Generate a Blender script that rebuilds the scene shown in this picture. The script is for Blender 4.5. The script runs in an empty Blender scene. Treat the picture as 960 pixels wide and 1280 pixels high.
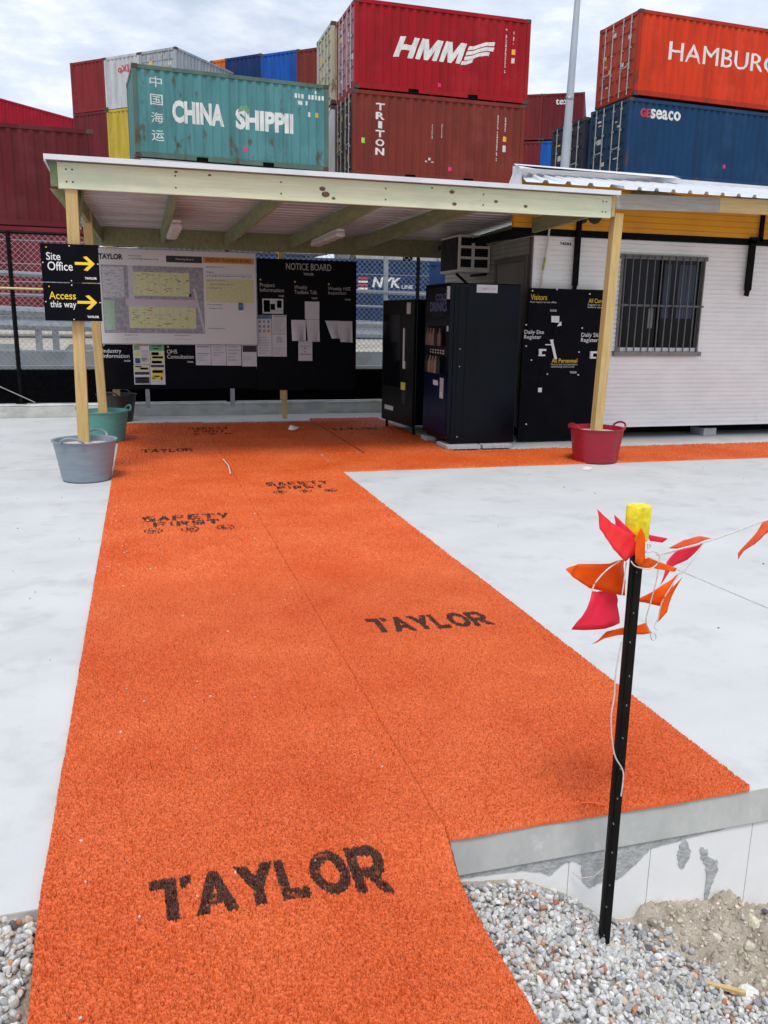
import bpy, bmesh, math, random
import numpy as np
from mathutils import Vector, Matrix
random.seed(7); rng=np.random.default_rng(5)
scn=bpy.context.scene; COL=scn.collection
# ------------------------------------------------------------------ camera
H=1.5; F=1035.; CX,CY=480.,640.
R=np.array([[0.9611647234465782,-0.04828844564049427,0.2717178691574921],
 [-0.2755407833284986,-0.22314286387586607,0.9350318385081837],
 [0.01548066938411679,-0.9735889729854698,-0.22778248518382166]])
C0=np.array([0,0,H])
def _ray(px,py): return R@np.array([px-CX,py-CY,F])
def PZ(px,py,z=0): r=_ray(px,py); return C0+r*(z-H)/r[2]
def PY(px,py,y): r=_ray(px,py); return C0+r*y/r[1]
def PX(px,py,x): r=_ray(px,py); return C0+r*x/r[0]
cam=bpy.data.cameras.new('camera'); co=bpy.data.objects.new('camera',cam); COL.objects.link(co)
m=Matrix(((R[0][0],-R[0][1],-R[0][2],0),(R[1][0],-R[1][1],-R[1][2],0),(R[2][0],-R[2][1],-R[2][2],H),(0,0,0,1)))
co.matrix_world=m; cam.sensor_fit='VERTICAL'; cam.sensor_height=24; cam.lens=F/1280*24; cam.clip_end=3000; cam.clip_start=.05
scn.camera=co
# ------------------------------------------------------------------ light
SUN_EL,SUN_AZ=math.radians(62),math.radians(200)    # azimuth clockwise from +Y
w=bpy.data.worlds.new('World'); scn.world=w; w.use_nodes=True
nt=w.node_tree; N=nt.nodes; L=nt.links; bg=N['Background']
sky=N.new('ShaderNodeTexSky'); sky.sky_type='NISHITA'; sky.sun_disc=False
sky.sun_elevation=SUN_EL; sky.sun_rotation=SUN_AZ; sky.air_density=1.0; sky.dust_density=1.5
tc=N.new('ShaderNodeTexCoord'); mp=N.new('ShaderNodeMapping'); mp.inputs['Scale'].default_value=(1,1,3.0)
L.new(tc.outputs['Generated'],mp.inputs['Vector'])
n1=N.new('ShaderNodeTexNoise'); n1.inputs['Scale'].default_value=3.1; n1.inputs['Detail'].default_value=8; n1.inputs['Roughness'].default_value=.55
L.new(mp.outputs['Vector'],n1.inputs['Vector'])
n2=N.new('ShaderNodeTexNoise'); n2.inputs['Scale'].default_value=5.5; n2.inputs['Detail'].default_value=9; n2.inputs['Roughness'].default_value=.6
L.new(mp.outputs['Vector'],n2.inputs['Vector'])
r1=N.new('ShaderNodeValToRGB'); r1.color_ramp.elements[0].position=.30; r1.color_ramp.elements[0].color=(.5,.5,.5,1)
r1.color_ramp.elements[1].position=.52; r1.color_ramp.elements[1].color=(1,1,1,1)
L.new(n1.outputs['Fac'],r1.inputs['Fac'])
r2=N.new('ShaderNodeValToRGB'); e=r2.color_ramp.elements
e[0].position=.34; e[0].color=(5.4,6.1,7.2,1); e[1].position=.62; e[1].color=(8.9,9.2,9.7,1)
x=e.new(.47); x.color=(6.4,7.1,8.3,1)
L.new(n2.outputs['Fac'],r2.inputs['Fac'])
mx=N.new('ShaderNodeMix'); mx.data_type='RGBA'
L.new(r1.outputs['Color'],mx.inputs['Factor']); L.new(sky.outputs['Color'],mx.inputs['A']); L.new(r2.outputs['Color'],mx.inputs['B'])
L.new(mx.outputs['Result'],bg.inputs['Color']); bg.inputs['Strength'].default_value=.085
sd=bpy.data.lights.new('sun','SUN'); sd.energy=1.5; sd.angle=math.radians(16); sd.color=(1,.97,.92)
so=bpy.data.objects.new('sun',sd); COL.objects.link(so)
dv=Vector((math.sin(SUN_AZ)*math.cos(SUN_EL),math.cos(SUN_AZ)*math.cos(SUN_EL),math.sin(SUN_EL)))
so.rotation_euler=dv.to_track_quat('Z','Y').to_euler(); so.location=(0,-5,20)
scn.view_settings.view_transform='Standard'; scn.view_settings.look='None'; scn.view_settings.gamma=1
scn.view_settings.exposure=0.55
scn.render.resolution_x=768; scn.render.resolution_y=1024
# ------------------------------------------------------------------ materials
_mats={}
def mat(name,col,rough=.6,col2=None,scale=8,stretch=(1,1,1),bump=0,bscale=60,metal=0,rust=0,thr=(.42,.62),spec=.5,col3=None,scale3=1.2,thr3=(.5,.7),detail=6):
    if name in _mats: return _mats[name]
    m=bpy.data.materials.new(name); m.use_nodes=True; t=m.node_tree; n=t.nodes; l=t.links
    b=n['Principled BSDF']; b.inputs['Roughness'].default_value=rough; b.inputs['Metallic'].default_value=metal
    b.inputs['Specular IOR Level'].default_value=spec
    c4=lambda c:(c[0],c[1],c[2],1)
    tc=n.new('ShaderNodeTexCoord'); mp=n.new('ShaderNodeMapping'); mp.inputs['Scale'].default_value=stretch
    l.new(tc.outputs['Object'],mp.inputs['Vector'])
    if col2 is None: col2=tuple(x*.8 for x in col)
    nz=n.new('ShaderNodeTexNoise'); nz.inputs['Scale'].default_value=scale; nz.inputs['Detail'].default_value=detail; nz.inputs['Roughness'].default_value=.6
    l.new(mp.outputs['Vector'],nz.inputs['Vector'])
    rp=n.new('ShaderNodeValToRGB'); rp.color_ramp.elements[0].position=thr[0]; rp.color_ramp.elements[1].position=thr[1]
    rp.color_ramp.elements[0].color=c4(col); rp.color_ramp.elements[1].color=c4(col2)
    l.new(nz.outputs['Fac'],rp.inputs['Fac']); out=rp.outputs['Color']
    def over(out,c,sc,th,st=None):
        mm=mp
        if st is not None:
            mm=n.new('ShaderNodeMapping'); mm.inputs['Scale'].default_value=st; mm.inputs['Location'].default_value=(3.1,1.7,.4); l.new(tc.outputs['Object'],mm.inputs['Vector'])
        z=n.new('ShaderNodeTexNoise'); z.inputs['Scale'].default_value=sc; z.inputs['Detail'].default_value=9; z.inputs['Roughness'].default_value=.65
        l.new(mm.outputs['Vector'],z.inputs['Vector'])
        q=n.new('ShaderNodeMapRange'); q.inputs['From Min'].default_value=th[0]; q.inputs['From Max'].default_value=th[1]
        l.new(z.outputs['Fac'],q.inputs['Value'])
        x=n.new('ShaderNodeMix'); x.data_type='RGBA'; l.new(q.outputs['Result'],x.inputs['Factor']); l.new(out,x.inputs['A']); x.inputs['B'].default_value=c4(c)
        return x.outputs['Result']
    if col3 is not None: out=over(out,col3,scale3,thr3,(1,1,1))
    if rust>0: out=over(out,(.10,.045,.022),2.2,(.72-rust*.16,.80-rust*.13),(1,1,.45))
    l.new(out,b.inputs['Base Color'])
    if bump:
        bz=n.new('ShaderNodeTexNoise'); bz.inputs['Scale'].default_value=bscale; bz.inputs['Detail'].default_value=5
        l.new(mp.outputs['Vector'],bz.inputs['Vector'])
        bp=n.new('ShaderNodeBump'); bp.inputs['Strength'].default_value=bump; bp.inputs['Distance'].default_value=.01
        l.new(bz.outputs['Fac'],bp.inputs['Height']); l.new(bp.outputs['Normal'],b.inputs['Normal'])
    _mats[name]=m; return m
def paint(name,c,rust=.55,rough=.5):
    c2=tuple(min(1,x*.70+.004) for x in c); c3=tuple(min(1,x*1.05+.012) for x in c)
    return mat(name,c,rough,c2,1.3,(2.2,2.2,.35),.12,9,0,rust,(.40,.68),.14,c3,.9,(.5,.72))
M={}
M['white']=mat('white_paint',(.78,.78,.78),.5,(.70,.71,.72),6)
M['letter']=mat('white_lettering',(.72,.72,.70),.6,(.60,.60,.58),2.5,rust=.15)
M['black']=mat('black_panel',(.003,.0035,.006),.5,(.0045,.005,.008),4,spec=.06)
M['blackp']=mat('black_plastic',(.005,.005,.005),.4,(.009,.009,.009),20,spec=.2)
M['blackm']=mat('black_steel',(.003,.003,.0035),.6,(.007,.007,.007),12,spec=.08)
M['cloth']=mat('black_shade_cloth',(.002,.002,.003),.9,(.004,.004,.005),30,spec=.02)
M['yellow']=mat('sign_yellow',(.90,.62,.03),.5,(.85,.56,.03),5)
M['capy']=mat('cap_yellow',(.88,.74,.010),.45,(.62,.52,.01),30,col3=(.45,.36,.02),scale3=40,thr3=(.55,.75),bump=.15,bscale=90)
M['galv']=mat('galvanised_steel',(.31,.34,.37),.45,(.22,.25,.28),14,metal=.55)
M['pole']=mat('galvanised_pole',(.40,.44,.49),.5,(.33,.37,.42),3,(1,1,.3),metal=.3)
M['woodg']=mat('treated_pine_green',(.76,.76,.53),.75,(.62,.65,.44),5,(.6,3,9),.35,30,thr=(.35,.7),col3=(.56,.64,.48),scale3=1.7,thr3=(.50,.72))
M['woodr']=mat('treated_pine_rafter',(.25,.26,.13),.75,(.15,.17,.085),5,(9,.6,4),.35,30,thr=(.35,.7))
M['woody']=mat('pine_post',(.58,.41,.17),.7,(.44,.29,.11),6,(7,7,.5),.35,24,thr=(.35,.68),col3=(.42,.36,.17),scale3=2.2,thr3=(.55,.75))
M['woodh']=mat('pine_beam_yellow',(.62,.44,.20),.7,(.50,.33,.14),5,(.6,6,9),.35,24,thr=(.35,.7))
M['woodw']=mat('weathered_grey_timber',(.40,.36,.31),.8,(.28,.25,.21),5,(.6,6,9),.4,24,thr=(.35,.7))
M['endgreen']=mat('end_grain_green',(.13,.20,.09),.8,(.19,.25,.12),20)
M['knot']=mat('timber_knot',(.12,.07,.03),.8,(.2,.13,.07),40)
M['conc']=mat('slab_concrete',(.57,.578,.58),.8,(.50,.51,.515),1.1,(1,1.6,1),.12,90,thr=(.35,.7),col3=(.41,.42,.425),scale3=3.6,thr3=(.52,.80),spec=.2)
M['edge']=mat('formed_concrete_edge',(.56,.57,.55),.8,(.40,.41,.40),5,(1,1,.5),.3,40,thr=(.35,.7),col3=(.68,.68,.66),scale3=9,thr3=(.58,.7))
M['smear']=mat('cement_smear',(.47,.48,.48),.85,(.34,.35,.35),30,bump=.6,bscale=90)
M['board']=mat('white_wall_board',(.86,.865,.87),.7,(.80,.805,.81),3,bump=.08,bscale=40,col3=(.70,.71,.72),scale3=5,thr3=(.6,.8))
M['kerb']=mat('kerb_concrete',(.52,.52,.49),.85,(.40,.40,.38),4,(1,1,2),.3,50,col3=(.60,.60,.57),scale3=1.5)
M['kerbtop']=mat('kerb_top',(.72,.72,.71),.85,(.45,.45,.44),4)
M['wallc']=mat('barrier_concrete',(.30,.33,.35),.85,(.22,.25,.27),3,bump=.2)
M['dirt']=mat('dirt',(.52,.46,.38),.95,(.30,.25,.195),14,bump=.9,bscale=110,thr=(.35,.65),col3=(.42,.38,.31),scale3=35,thr3=(.52,.66),detail=10)
M['yard']=mat('yard_ground',(.45,.42,.36),.9,(.33,.30,.26),1.2,bump=.3,bscale=20)
M['chain']=mat('chain_wire',(.34,.36,.38),.5,(.27,.29,.31),30,metal=.3)
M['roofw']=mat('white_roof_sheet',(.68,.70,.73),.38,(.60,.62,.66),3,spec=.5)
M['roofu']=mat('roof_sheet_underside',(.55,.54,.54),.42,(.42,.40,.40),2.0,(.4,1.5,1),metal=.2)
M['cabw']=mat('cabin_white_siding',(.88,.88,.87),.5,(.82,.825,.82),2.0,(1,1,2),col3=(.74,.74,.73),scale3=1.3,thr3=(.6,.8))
M['cabs']=mat('cabin_side_siding_shaded',(.34,.31,.27),.6,(.28,.255,.22),3)  # darker copy of the white siding; the side wall's shade is in the colour
M['caby']=mat('cabin_yellow_siding',(.78,.36,.012),.5,(.70,.31,.012),2)
M['cabb']=mat('cabin_brown_frame',(.13,.11,.095),.55,(.10,.085,.075),4)
M['cabd']=mat('cabin_beige_door',(.19,.165,.145),.5,(.16,.14,.12),3)
M['glass']=mat('dark_glass',(.004,.005,.007),.12,(.006,.007,.009),2,spec=.18)
M['curtain']=mat('blue_grey_blind',(.055,.085,.125),.7,(.035,.055,.085),6,(6,6,.3))
M['bar']=mat('window_bar_grey',(.13,.13,.135),.5,(.09,.09,.095),9)
M['sill']=mat('window_sill_grey',(.24,.235,.23),.6,(.18,.18,.175),9)
M['vend']=mat('vending_cabinet_paint',(.002,.005,.010),.25,(.0015,.003,.006),2,spec=.14)
M['vblue']=mat('vending_front_blue',(.003,.005,.035),.3,(.002,.004,.025),3,spec=.15)
M['vtext']=mat('vending_text_blue',(.10,.12,.24),.4,(.07,.09,.18),8)
M['orangeb']=mat('bottle_orange',(.16,.055,.025),.3,(.11,.04,.02),20)
M['redb']=mat('can_red',(.09,.012,.012),.3,(.06,.01,.01),20)
M['amber']=mat('bottle_amber',(.20,.11,.025),.3,(.14,.07,.02),20)
M['paper']=mat('paper',(.62,.60,.63),.8,(.57,.55,.58),6)
M['inkd']=mat('printed_grey',(.20,.20,.23),.8,(.35,.35,.38),60,thr=(.45,.55))
M['inkl']=mat('printed_light_grey',(.48,.47,.50),.8,(.38,.37,.40),50,thr=(.45,.55))
M['inkk']=mat('printed_black',(.02,.02,.03),.7,(.03,.03,.04),50)
M['py']=mat('print_yellow',(.75,.66,.10),.7,(.6,.5,.08),30)
M['ply']=mat('print_pale_yellow',(.62,.60,.30),.7,(.54,.53,.30),40,thr=(.45,.55))
M['pg']=mat('print_green',(.08,.28,.11),.7,(.16,.40,.2),25)
M['plg']=mat('print_pale_green',(.36,.48,.36),.7,(.28,.42,.3),25)
M['po']=mat('print_orange',(.62,.25,.03),.7,(.55,.22,.03),25)
M['pr']=mat('print_dark_red',(.25,.04,.02),.7,(.2,.03,.02),25)
M['pb']=mat('print_blue',(.05,.12,.22),.6,(.1,.2,.3),25)
M['ppk']=mat('print_pink',(.55,.40,.46),.7,(.45,.42,.45),30)
M['wboard']=mat('whiteboard_surface',(.62,.585,.58),.28,(.59,.56,.56),2)
M['mapg']=mat('map_grey',(.22,.21,.24),.5,(.34,.32,.35),22,thr=(.42,.6))
M['mapl']=mat('map_light_grey',(.50,.49,.51),.5,(.40,.39,.42),30)
M['pinksq']=mat('pink_sticker',(.85,.01,.16),.5,(.8,.01,.14),5)
M['greensq']=mat('green_sticker',(.35,.65,.10),.5,(.3,.6,.1),5)
M['rope']=mat('white_cord',(.66,.62,.58),.8,(.55,.50,.47),80)
M['ropey']=mat('yellow_rope',(.62,.55,.24),.8,(.5,.42,.15),80)
M['flagp']=mat('pink_flag',(1,.07,.15),.5,(.97,.055,.13),9,spec=.3)
M['flagr']=mat('coral_flag',(1,.075,.085),.5,(.95,.055,.07),9,spec=.3)
M['flago']=mat('orange_flag',(1,.20,.012),.5,(.97,.17,.01),9,spec=.3)
M['flags']=mat('salmon_flag',(1,.24,.10),.5,(.95,.2,.08),9,spec=.3)
M['tubg']=mat('grey_tub',(.23,.27,.31),.42,(.20,.24,.28),5,(1,1,5))
M['tubt']=mat('teal_tub',(.09,.28,.25),.42,(.07,.24,.21),5,(1,1,5))
M['tubr']=mat('red_tub',(.33,.006,.022),.38,(.28,.006,.02),5,(1,1,5))
M['tubk']=mat('black_tub',(.012,.013,.014),.45,(.02,.02,.02),5)
M['tubfill']=mat('concrete_fill',(.58,.57,.55),.9,(.48,.47,.46),14,bump=.5)
M['paver']=mat('paver_block',(.42,.43,.44),.85,(.33,.34,.35),30,bump=.4)
M['acw']=mat('aircon_casing',(.72,.66,.61),.5,(.62,.57,.53),6)
M['lamp']=mat('lamp_diffuser',(.55,.49,.49),.35,(.48,.43,.43),12)
M['cabley']=mat('yellow_green_cable',(.40,.42,.10),.6,(.3,.32,.06),20)
M['navyfl']=mat('navy',(.008,.02,.06),.5)
M['castr']=mat('rusty_casting',(.09,.05,.035),.8,(.05,.03,.025),20)
M['rod']=mat('lock_rod_steel',(.42,.43,.44),.45,(.30,.28,.27),12,metal=.3)
M['white2']=mat('decal_white',(.62,.60,.57),.6,(.5,.48,.46),9)
M['decy']=mat('decal_yellow',(.80,.45,.02),.6,(.7,.4,.02),9)
M['red']=mat('logo_red',(.55,.02,.03),.5,(.48,.02,.03),9)
for k_ in ('flagp','flagr','flago','flags'):
    t_=M[k_].node_tree; b_=t_.nodes['Principled BSDF']; o_=[q for q in t_.nodes if q.type=='OUTPUT_MATERIAL'][0]
    tr=t_.nodes.new('ShaderNodeBsdfTranslucent'); mx_=t_.nodes.new('ShaderNodeMixShader'); mx_.inputs[0].default_value=.45
    t_.links.new(b_.inputs['Base Color'].links[0].from_socket,tr.inputs['Color']); t_.links.new(b_.outputs[0],mx_.inputs[1]); t_.links.new(tr.outputs[0],mx_.inputs[2]); t_.links.new(mx_.outputs[0],o_.inputs['Surface'])
# ------------------------------------------------------------------ object helpers
def tag(o,label=None,cat=None,group=None,kind=None):
    if label: o['label']=label
    if cat: o['category']=cat
    if group: o['group']=group
    if kind: o['kind']=kind
    return o
def thing(name,label,cat,loc=(0,0,0),rz=0,group=None):
    o=bpy.data.objects.new(name,None); COL.objects.link(o); o.location=loc; o.rotation_euler=(0,0,rz); o.empty_display_size=.2
    return tag(o,label,cat,group)
class MB:
    def __init__(s): s.v=[];s.f=[];s.m=[];s.mats=[]
    def mi(s,m):
        m=M[m] if isinstance(m,str) else m
        if m not in s.mats: s.mats.append(m)
        return s.mats.index(m)
    def add(s,vs,fs,m):
        b=len(s.v); s.v+= [tuple(float(a) for a in v) for v in vs]; k=s.mi(m)
        for f in fs: s.f.append(tuple(i+b for i in f)); s.m.append(k)
        return s
    def box(s,x0,x1,y0,y1,z0,z1,m,mt=None):
        vs=[(x,y,z) for z in (z0,z1) for y in (y0,y1) for x in (x0,x1)]
        if mt is not None: vs=[tuple(mt@Vector(v)) for v in vs]
        return s.add(vs,[(0,2,3,1),(4,5,7,6),(0,1,5,4),(2,6,7,3),(0,4,6,2),(1,3,7,5)],m)
    def bar(s,a,b,wd,th,m,up=(0,0,1)):
        a=Vector(a);b=Vector(b);d=(b-a);l=d.length;d.normalize();u=Vector(up)
        if abs(d.dot(u))>.99:u=Vector((0,1,0))
        sx=d.cross(u).normalized();uu=sx.cross(d).normalized(); vs=[]
        for p in (a,b):
            for (i,j) in ((-1,-1),(1,-1),(1,1),(-1,1)): vs.append(tuple(p+sx*(i*wd/2)+uu*(j*th/2)))
        return s.add(vs,[(0,1,2,3),(4,7,6,5),(0,4,5,1),(1,5,6,2),(2,6,7,3),(3,7,4,0)],m)
    def tube(s,pts,r,m,n=8,cap=True):
        pts=[Vector(p) for p in pts]; rr=r if isinstance(r,(list,tuple)) else [r]*len(pts); vs=[];fs=[]
        for i,p in enumerate(pts):
            d=(pts[min(i+1,len(pts)-1)]-pts[max(i-1,0)]).normalized()
            u=Vector((0,0,1)) if abs(d.z)<.9 else Vector((1,0,0))
            a=d.cross(u).normalized();b=a.cross(d).normalized()
            for k in range(n):
                t=2*math.pi*k/n; vs.append(tuple(p+a*(math.cos(t)*rr[i])+b*(math.sin(t)*rr[i])))
        for i in range(len(pts)-1):
            for k in range(n):
                fs.append((i*n+k,i*n+(k+1)%n,(i+1)*n+(k+1)%n,(i+1)*n+k))
        if cap: fs.append(tuple(range(n))[::-1]); fs.append(tuple((len(pts)-1)*n+k for k in range(n)))
        return s.add(vs,fs,m)
    def lathe(s,prof,m,n=36,c=(0,0,0),sx=1,sy=1):
        vs=[];fs=[]
        for (r,z) in prof:
            for k in range(n):
                t=2*math.pi*k/n; vs.append((c[0]+r*sx*math.cos(t),c[1]+r*sy*math.sin(t),c[2]+z))
        for i in range(len(prof)-1):
            for k in range(n): fs.append((i*n+k,i*n+(k+1)%n,(i+1)*n+(k+1)%n,(i+1)*n+k))
        return s.add(vs,fs,m)
    def prism(s,poly,m,axis='y',a=0,b=.01):
        # poly 2D (x,z) if axis y ; (x,y) if axis z ; (y,z) if axis x
        n=len(poly)
        def mk(p,t): return {'y':(p[0],t,p[1]),'z':(p[0],p[1],t),'x':(t,p[0],p[1])}[axis]
        vs=[mk(p,a) for p in poly]+[mk(p,b) for p in poly]
        fs=[tuple(range(n)),tuple(range(2*n-1,n-1,-1))]+[(i,i+n,(i+1)%n+n,(i+1)%n) for i in range(n)]
        return s.add(vs,fs,m)
    def build(s,name,parent=None,bevel=0,smooth=False,loc=None):
        me=bpy.data.meshes.new(name); me.from_pydata(s.v,[],s.f)
        for mm in s.mats: me.materials.append(mm)
        me.polygons.foreach_set('material_index',s.m)
        bm=bmesh.new(); bm.from_mesh(me); bmesh.ops.recalc_face_normals(bm,faces=bm.faces); bm.to_mesh(me); bm.free()
        if smooth:
            me.polygons.foreach_set('use_smooth',[True]*len(me.polygons))
            try: me.set_sharp_from_angle(angle=math.radians(40))
            except Exception: pass
        o=bpy.data.objects.new(name,me); COL.objects.link(o)
        if parent: o.parent=parent
        if loc: o.location=loc
        if bevel:
            b=o.modifiers.new('bevel','BEVEL'); b.width=bevel; b.segments=2; b.limit_method='ANGLE'
        return o
_tc={}
def textmesh(s,bold=0,shear=0,res=3):
    k=(s,bold,shear)
    if k in _tc: return _tc[k]
    cu=bpy.data.curves.new('t','FONT'); cu.body=s; cu.size=1; cu.offset=bold; cu.shear=shear; cu.resolution_u=res; cu.fill_mode='FRONT' if hasattr(cu,'fill_mode') else cu.fill_mode
    cu.space_line=.9
    o=bpy.data.objects.new('t',cu); COL.objects.link(o); dg=bpy.context.evaluated_depsgraph_get(); dg.update()
    me=bpy.data.meshes.new_from_object(o.evaluated_get(dg))
    V=np.array([tuple(v.co)[:2] for v in me.vertices]) if len(me.vertices) else np.zeros((0,2)); Fs=[tuple(p.vertices) for p in me.polygons]
    bpy.data.objects.remove(o); bpy.data.curves.remove(cu); bpy.data.meshes.remove(me)
    if len(V): V=(V-V.min(0))/(V.max(0)-V.min(0))
    _tc[k]=(V,Fs); return V,Fs
def text_to(mb,s,fn,m,bold=.02,shear=0):
    """put text with unit box coords (u,v 0..1) through fn(u,v)->xyz"""
    V,Fs=textmesh(s,bold,shear)
    if len(V): mb.add([fn(a,b) for a,b in V],Fs,m)
    return mb
def text_plane_y(mb,s,x0,x1,z0,z1,y,m,bold=.02,shear=0):
    return text_to(mb,s,lambda u,v:(x0+u*(x1-x0),y,z0+v*(z1-z0)),m,bold,shear)
def pxrect(px0,px1,py0,py1,Y):
    a=PY(px0,(py0+py1)/2,Y);b=PY(px1,(py0+py1)/2,Y);c=PY((px0+px1)/2,py0,Y);d=PY((px0+px1)/2,py1,Y)
    return a[0],b[0],d[2],c[2]
# =================================================================== SETTING
def vnoise(x,y,seed=0):
    r=np.random.default_rng(seed); T=r.random((256,256))
    xi=np.floor(x).astype(int);yi=np.floor(y).astype(int);fx=x-xi;fy=y-yi
    fx=fx*fx*fx*(fx*(fx*6-15)+10);fy=fy*fy*fy*(fy*(fy*6-15)+10)
    a=T[xi%256,yi%256];b=T[(xi+1)%256,yi%256];c=T[xi%256,(yi+1)%256];d=T[(xi+1)%256,(yi+1)%256]
    return (a*(1-fx)+b*fx)*(1-fy)+(c*(1-fx)+d*fx)*fy
def fbm(x,y,seed=0,o=4):
    s=0;a=.5;t=0
    for i in range(o): s=s+a*vnoise(x*2**i+i*17.3,y*2**i+i*9.1,seed+i); t+=a;a*=.5
    return s/t
def grid_mesh(name,X,Y,Z,material,parent=None,smooth=True,attrs=None):
    nx,ny=X.shape; V=np.stack([X,Y,Z],-1).reshape(-1,3).astype(np.float32)
    idx=np.arange(nx*ny).reshape(nx,ny)
    q=np.stack([idx[:-1,:-1],idx[1:,:-1],idx[1:,1:],idx[:-1,1:]],-1).reshape(-1,4)
    me=bpy.data.meshes.new(name); me.vertices.add(len(V)); me.vertices.foreach_set('co',V.ravel())
    me.loops.add(q.size); me.loops.foreach_set('vertex_index',q.ravel().astype(np.int32))
    me.polygons.add(len(q)); me.polygons.foreach_set('loop_start',np.arange(0,q.size,4,dtype=np.int32))
    me.polygons.foreach_set('use_smooth',np.full(len(q),smooth)); me.update(calc_edges=True)
    for k,a in (attrs or {}).items():
        at=me.attributes.new(k,'FLOAT','POINT'); at.data.foreach_set('value',a.ravel().astype(np.float32))
    me.materials.append(material); o=bpy.data.objects.new(name,me); COL.objects.link(o)
    if parent: o.parent=parent
    return o
# ---- ground sheet (one sheet to the horizon)
def ground_h(x,y):
    right=np.interp(x,[.80,.86,1.05,1.2,1.35,1.5,2.2,4,8],[-.165,-.158,-.185,-.265,-.385,-.44,-.52,-.56,-.60])
    left=np.interp(x,[-6,-2,-.6,-.38,-.24,.2,.45,.8],[-.25,-.05,-.016,-.014,-.065,-.09,-.165,-.165])
    h=np.where(x>.8,right,left)
    far=np.clip((np.abs(x)-6)/20,0,1); h=h*(1-far)-.6*far
    back=np.clip((0.3-y)/6,0,1); h=h*(1-back)-.35*back
    h=np.where(y>2.06,-.7,h)
    return h
def dirt_mask(x,y): 
    return np.clip((x-(1.40+(2.02-y)*.62)+ .10*(fbm(x*9,y*9,31)-.5))/.05,0,1)
def ground_full(x,y):
    h=ground_h(x,y); dm=dirt_mask(x,y)*(y<2.06)
    clod=(fbm(x*5,y*5,3)-.42)*.18*np.clip((y-1.3)/.5,.35,1)+np.abs(fbm(x*14,y*14,8)-.5)*.13-.02+np.abs(fbm(x*45,y*45,12,3)-.5)*.06
    return h+dm*(clod+.035*np.clip((y-1.5)/.4,0,1))+.008*(fbm(x*14,y*14,9)-.5)
gx=np.concatenate([[-500,-150,-60,-25,-12],np.arange(-6,-1.4,.15),np.arange(-1.4,.8,.03),np.arange(.8,2.6,.006),np.arange(2.6,6,.06),[6,7,9,12,25,60,150,500]])
gy=np.concatenate([[-500,-150,-60,-25,-12,-6,-3,-1.5,-.6],np.arange(0,1.1,.06),np.arange(1.1,2.06,.006),[2.061,2.2,14,60,150,500]])
GX,GY=np.meshgrid(gx,gy,indexing='ij')
g=grid_mesh('ground',GX,GY,ground_full(GX,GY),M['dirt']); tag(g,'pale brown lumpy dirt ground in front of the slab',kind='structure')
# ---- slab
mb=MB(); mb.box(-16,20,2.02,13.05,-.13,0,'conc'); s=mb.build('concrete_slab',bevel=.004); tag(s,'pale smooth concrete slab',kind='structure')
s.data.materials.append(M['edge'])
for p in s.data.polygons:
    if p.normal.y<-.9: p.material_index=1
# white boards under the slab's edge with smears of concrete
t=thing('footing_wall','white painted board wall below the grey slab edge, smeared with cement','wall',(0,2.03,0))
mb=MB(); xs=[-16,-9,-4,-.3,.5,1.215,1.51,1.90,2.5,3.4,4.6,6.5,9,13,20]
for a,b in zip(xs[:-1],xs[1:]): mb.box(a+.0015,b-.0015,.0,.03,-.9,-.131,'board')
mb.build('wall_board',t)
mb=MB(); mb.box(-16,20,.031,.05,-.9,-.132,'smear'); mb.build('backing',t)
mb=MB()
def pp(px,py): p=PY(px,py,2.027); return (p[0],p[2])
def jag(pts,k=4,amp=.004):
    o=[]
    for i,(a,b) in enumerate(zip(pts,pts[1:]+pts[:1])):
        for j in range(k):
            t_=j/k; o.append((a[0]+(b[0]-a[0])*t_+random.uniform(-amp,amp),a[1]+(b[1]-a[1])*t_+random.uniform(-amp,amp)))
    return o
sm1=[pp(*q) for q in ((566,1084),(700,1070),(770,1058),(862,1040),(905,1036),(845,1052),(812,1062),(796,1080),(775,1098),(748,1104),(738,1110),(729,1101),(726,1080),(718,1076),(704,1080),(688,1094),(660,1088),(610,1094),(566,1100))]
mb.prism(jag(sm1,6,.0035),'smear','y',-.003,.004)
for poly in (((851,1054),(858,1050),(861,1058),(864,1065),(860,1075),(853,1086),(848,1080),(847,1068)),
             ((876,1060),(884,1062),(886,1072),(898,1076),(897,1088),(890,1104),(886,1118),(882,1140),(880,1136),(883,1108),(882,1082),(876,1072))):
    mb.prism(jag([pp(*q) for q in poly],6,.004),'smear','y',-.004,.004)
mb.build('cement_smear',t)
# ---- kerb
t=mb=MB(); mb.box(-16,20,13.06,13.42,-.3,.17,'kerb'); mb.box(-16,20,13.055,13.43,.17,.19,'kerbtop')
k=mb.build('kerb',bevel=.01); tag(k,'low grey concrete upstand along the back of the slab',kind='structure')
mb=MB()
for xx in (-5.1,-2.2,.42,2.0,3.05,5.5): mb.box(xx-.004,xx+.004,13.048,13.06,.0,.17,'smear')
tag(mb.build('kerb_joint'),'dark joints in the concrete upstand',kind='structure')
# slab joint + specks
mb=MB()
a=PZ(850,715,0);b=PZ(960,757,0)
mb.bar((3.10,4.9,.0015),(3.30,2.03,.0015),.006,.003,'smear'); mb.bar((-16,8.6,.0015),(-.36,8.6,.0015),.003,.002,'edge')
tag(mb.build('slab_joint'),'thin saw cut joint in the concrete slab',kind='structure')
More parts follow.
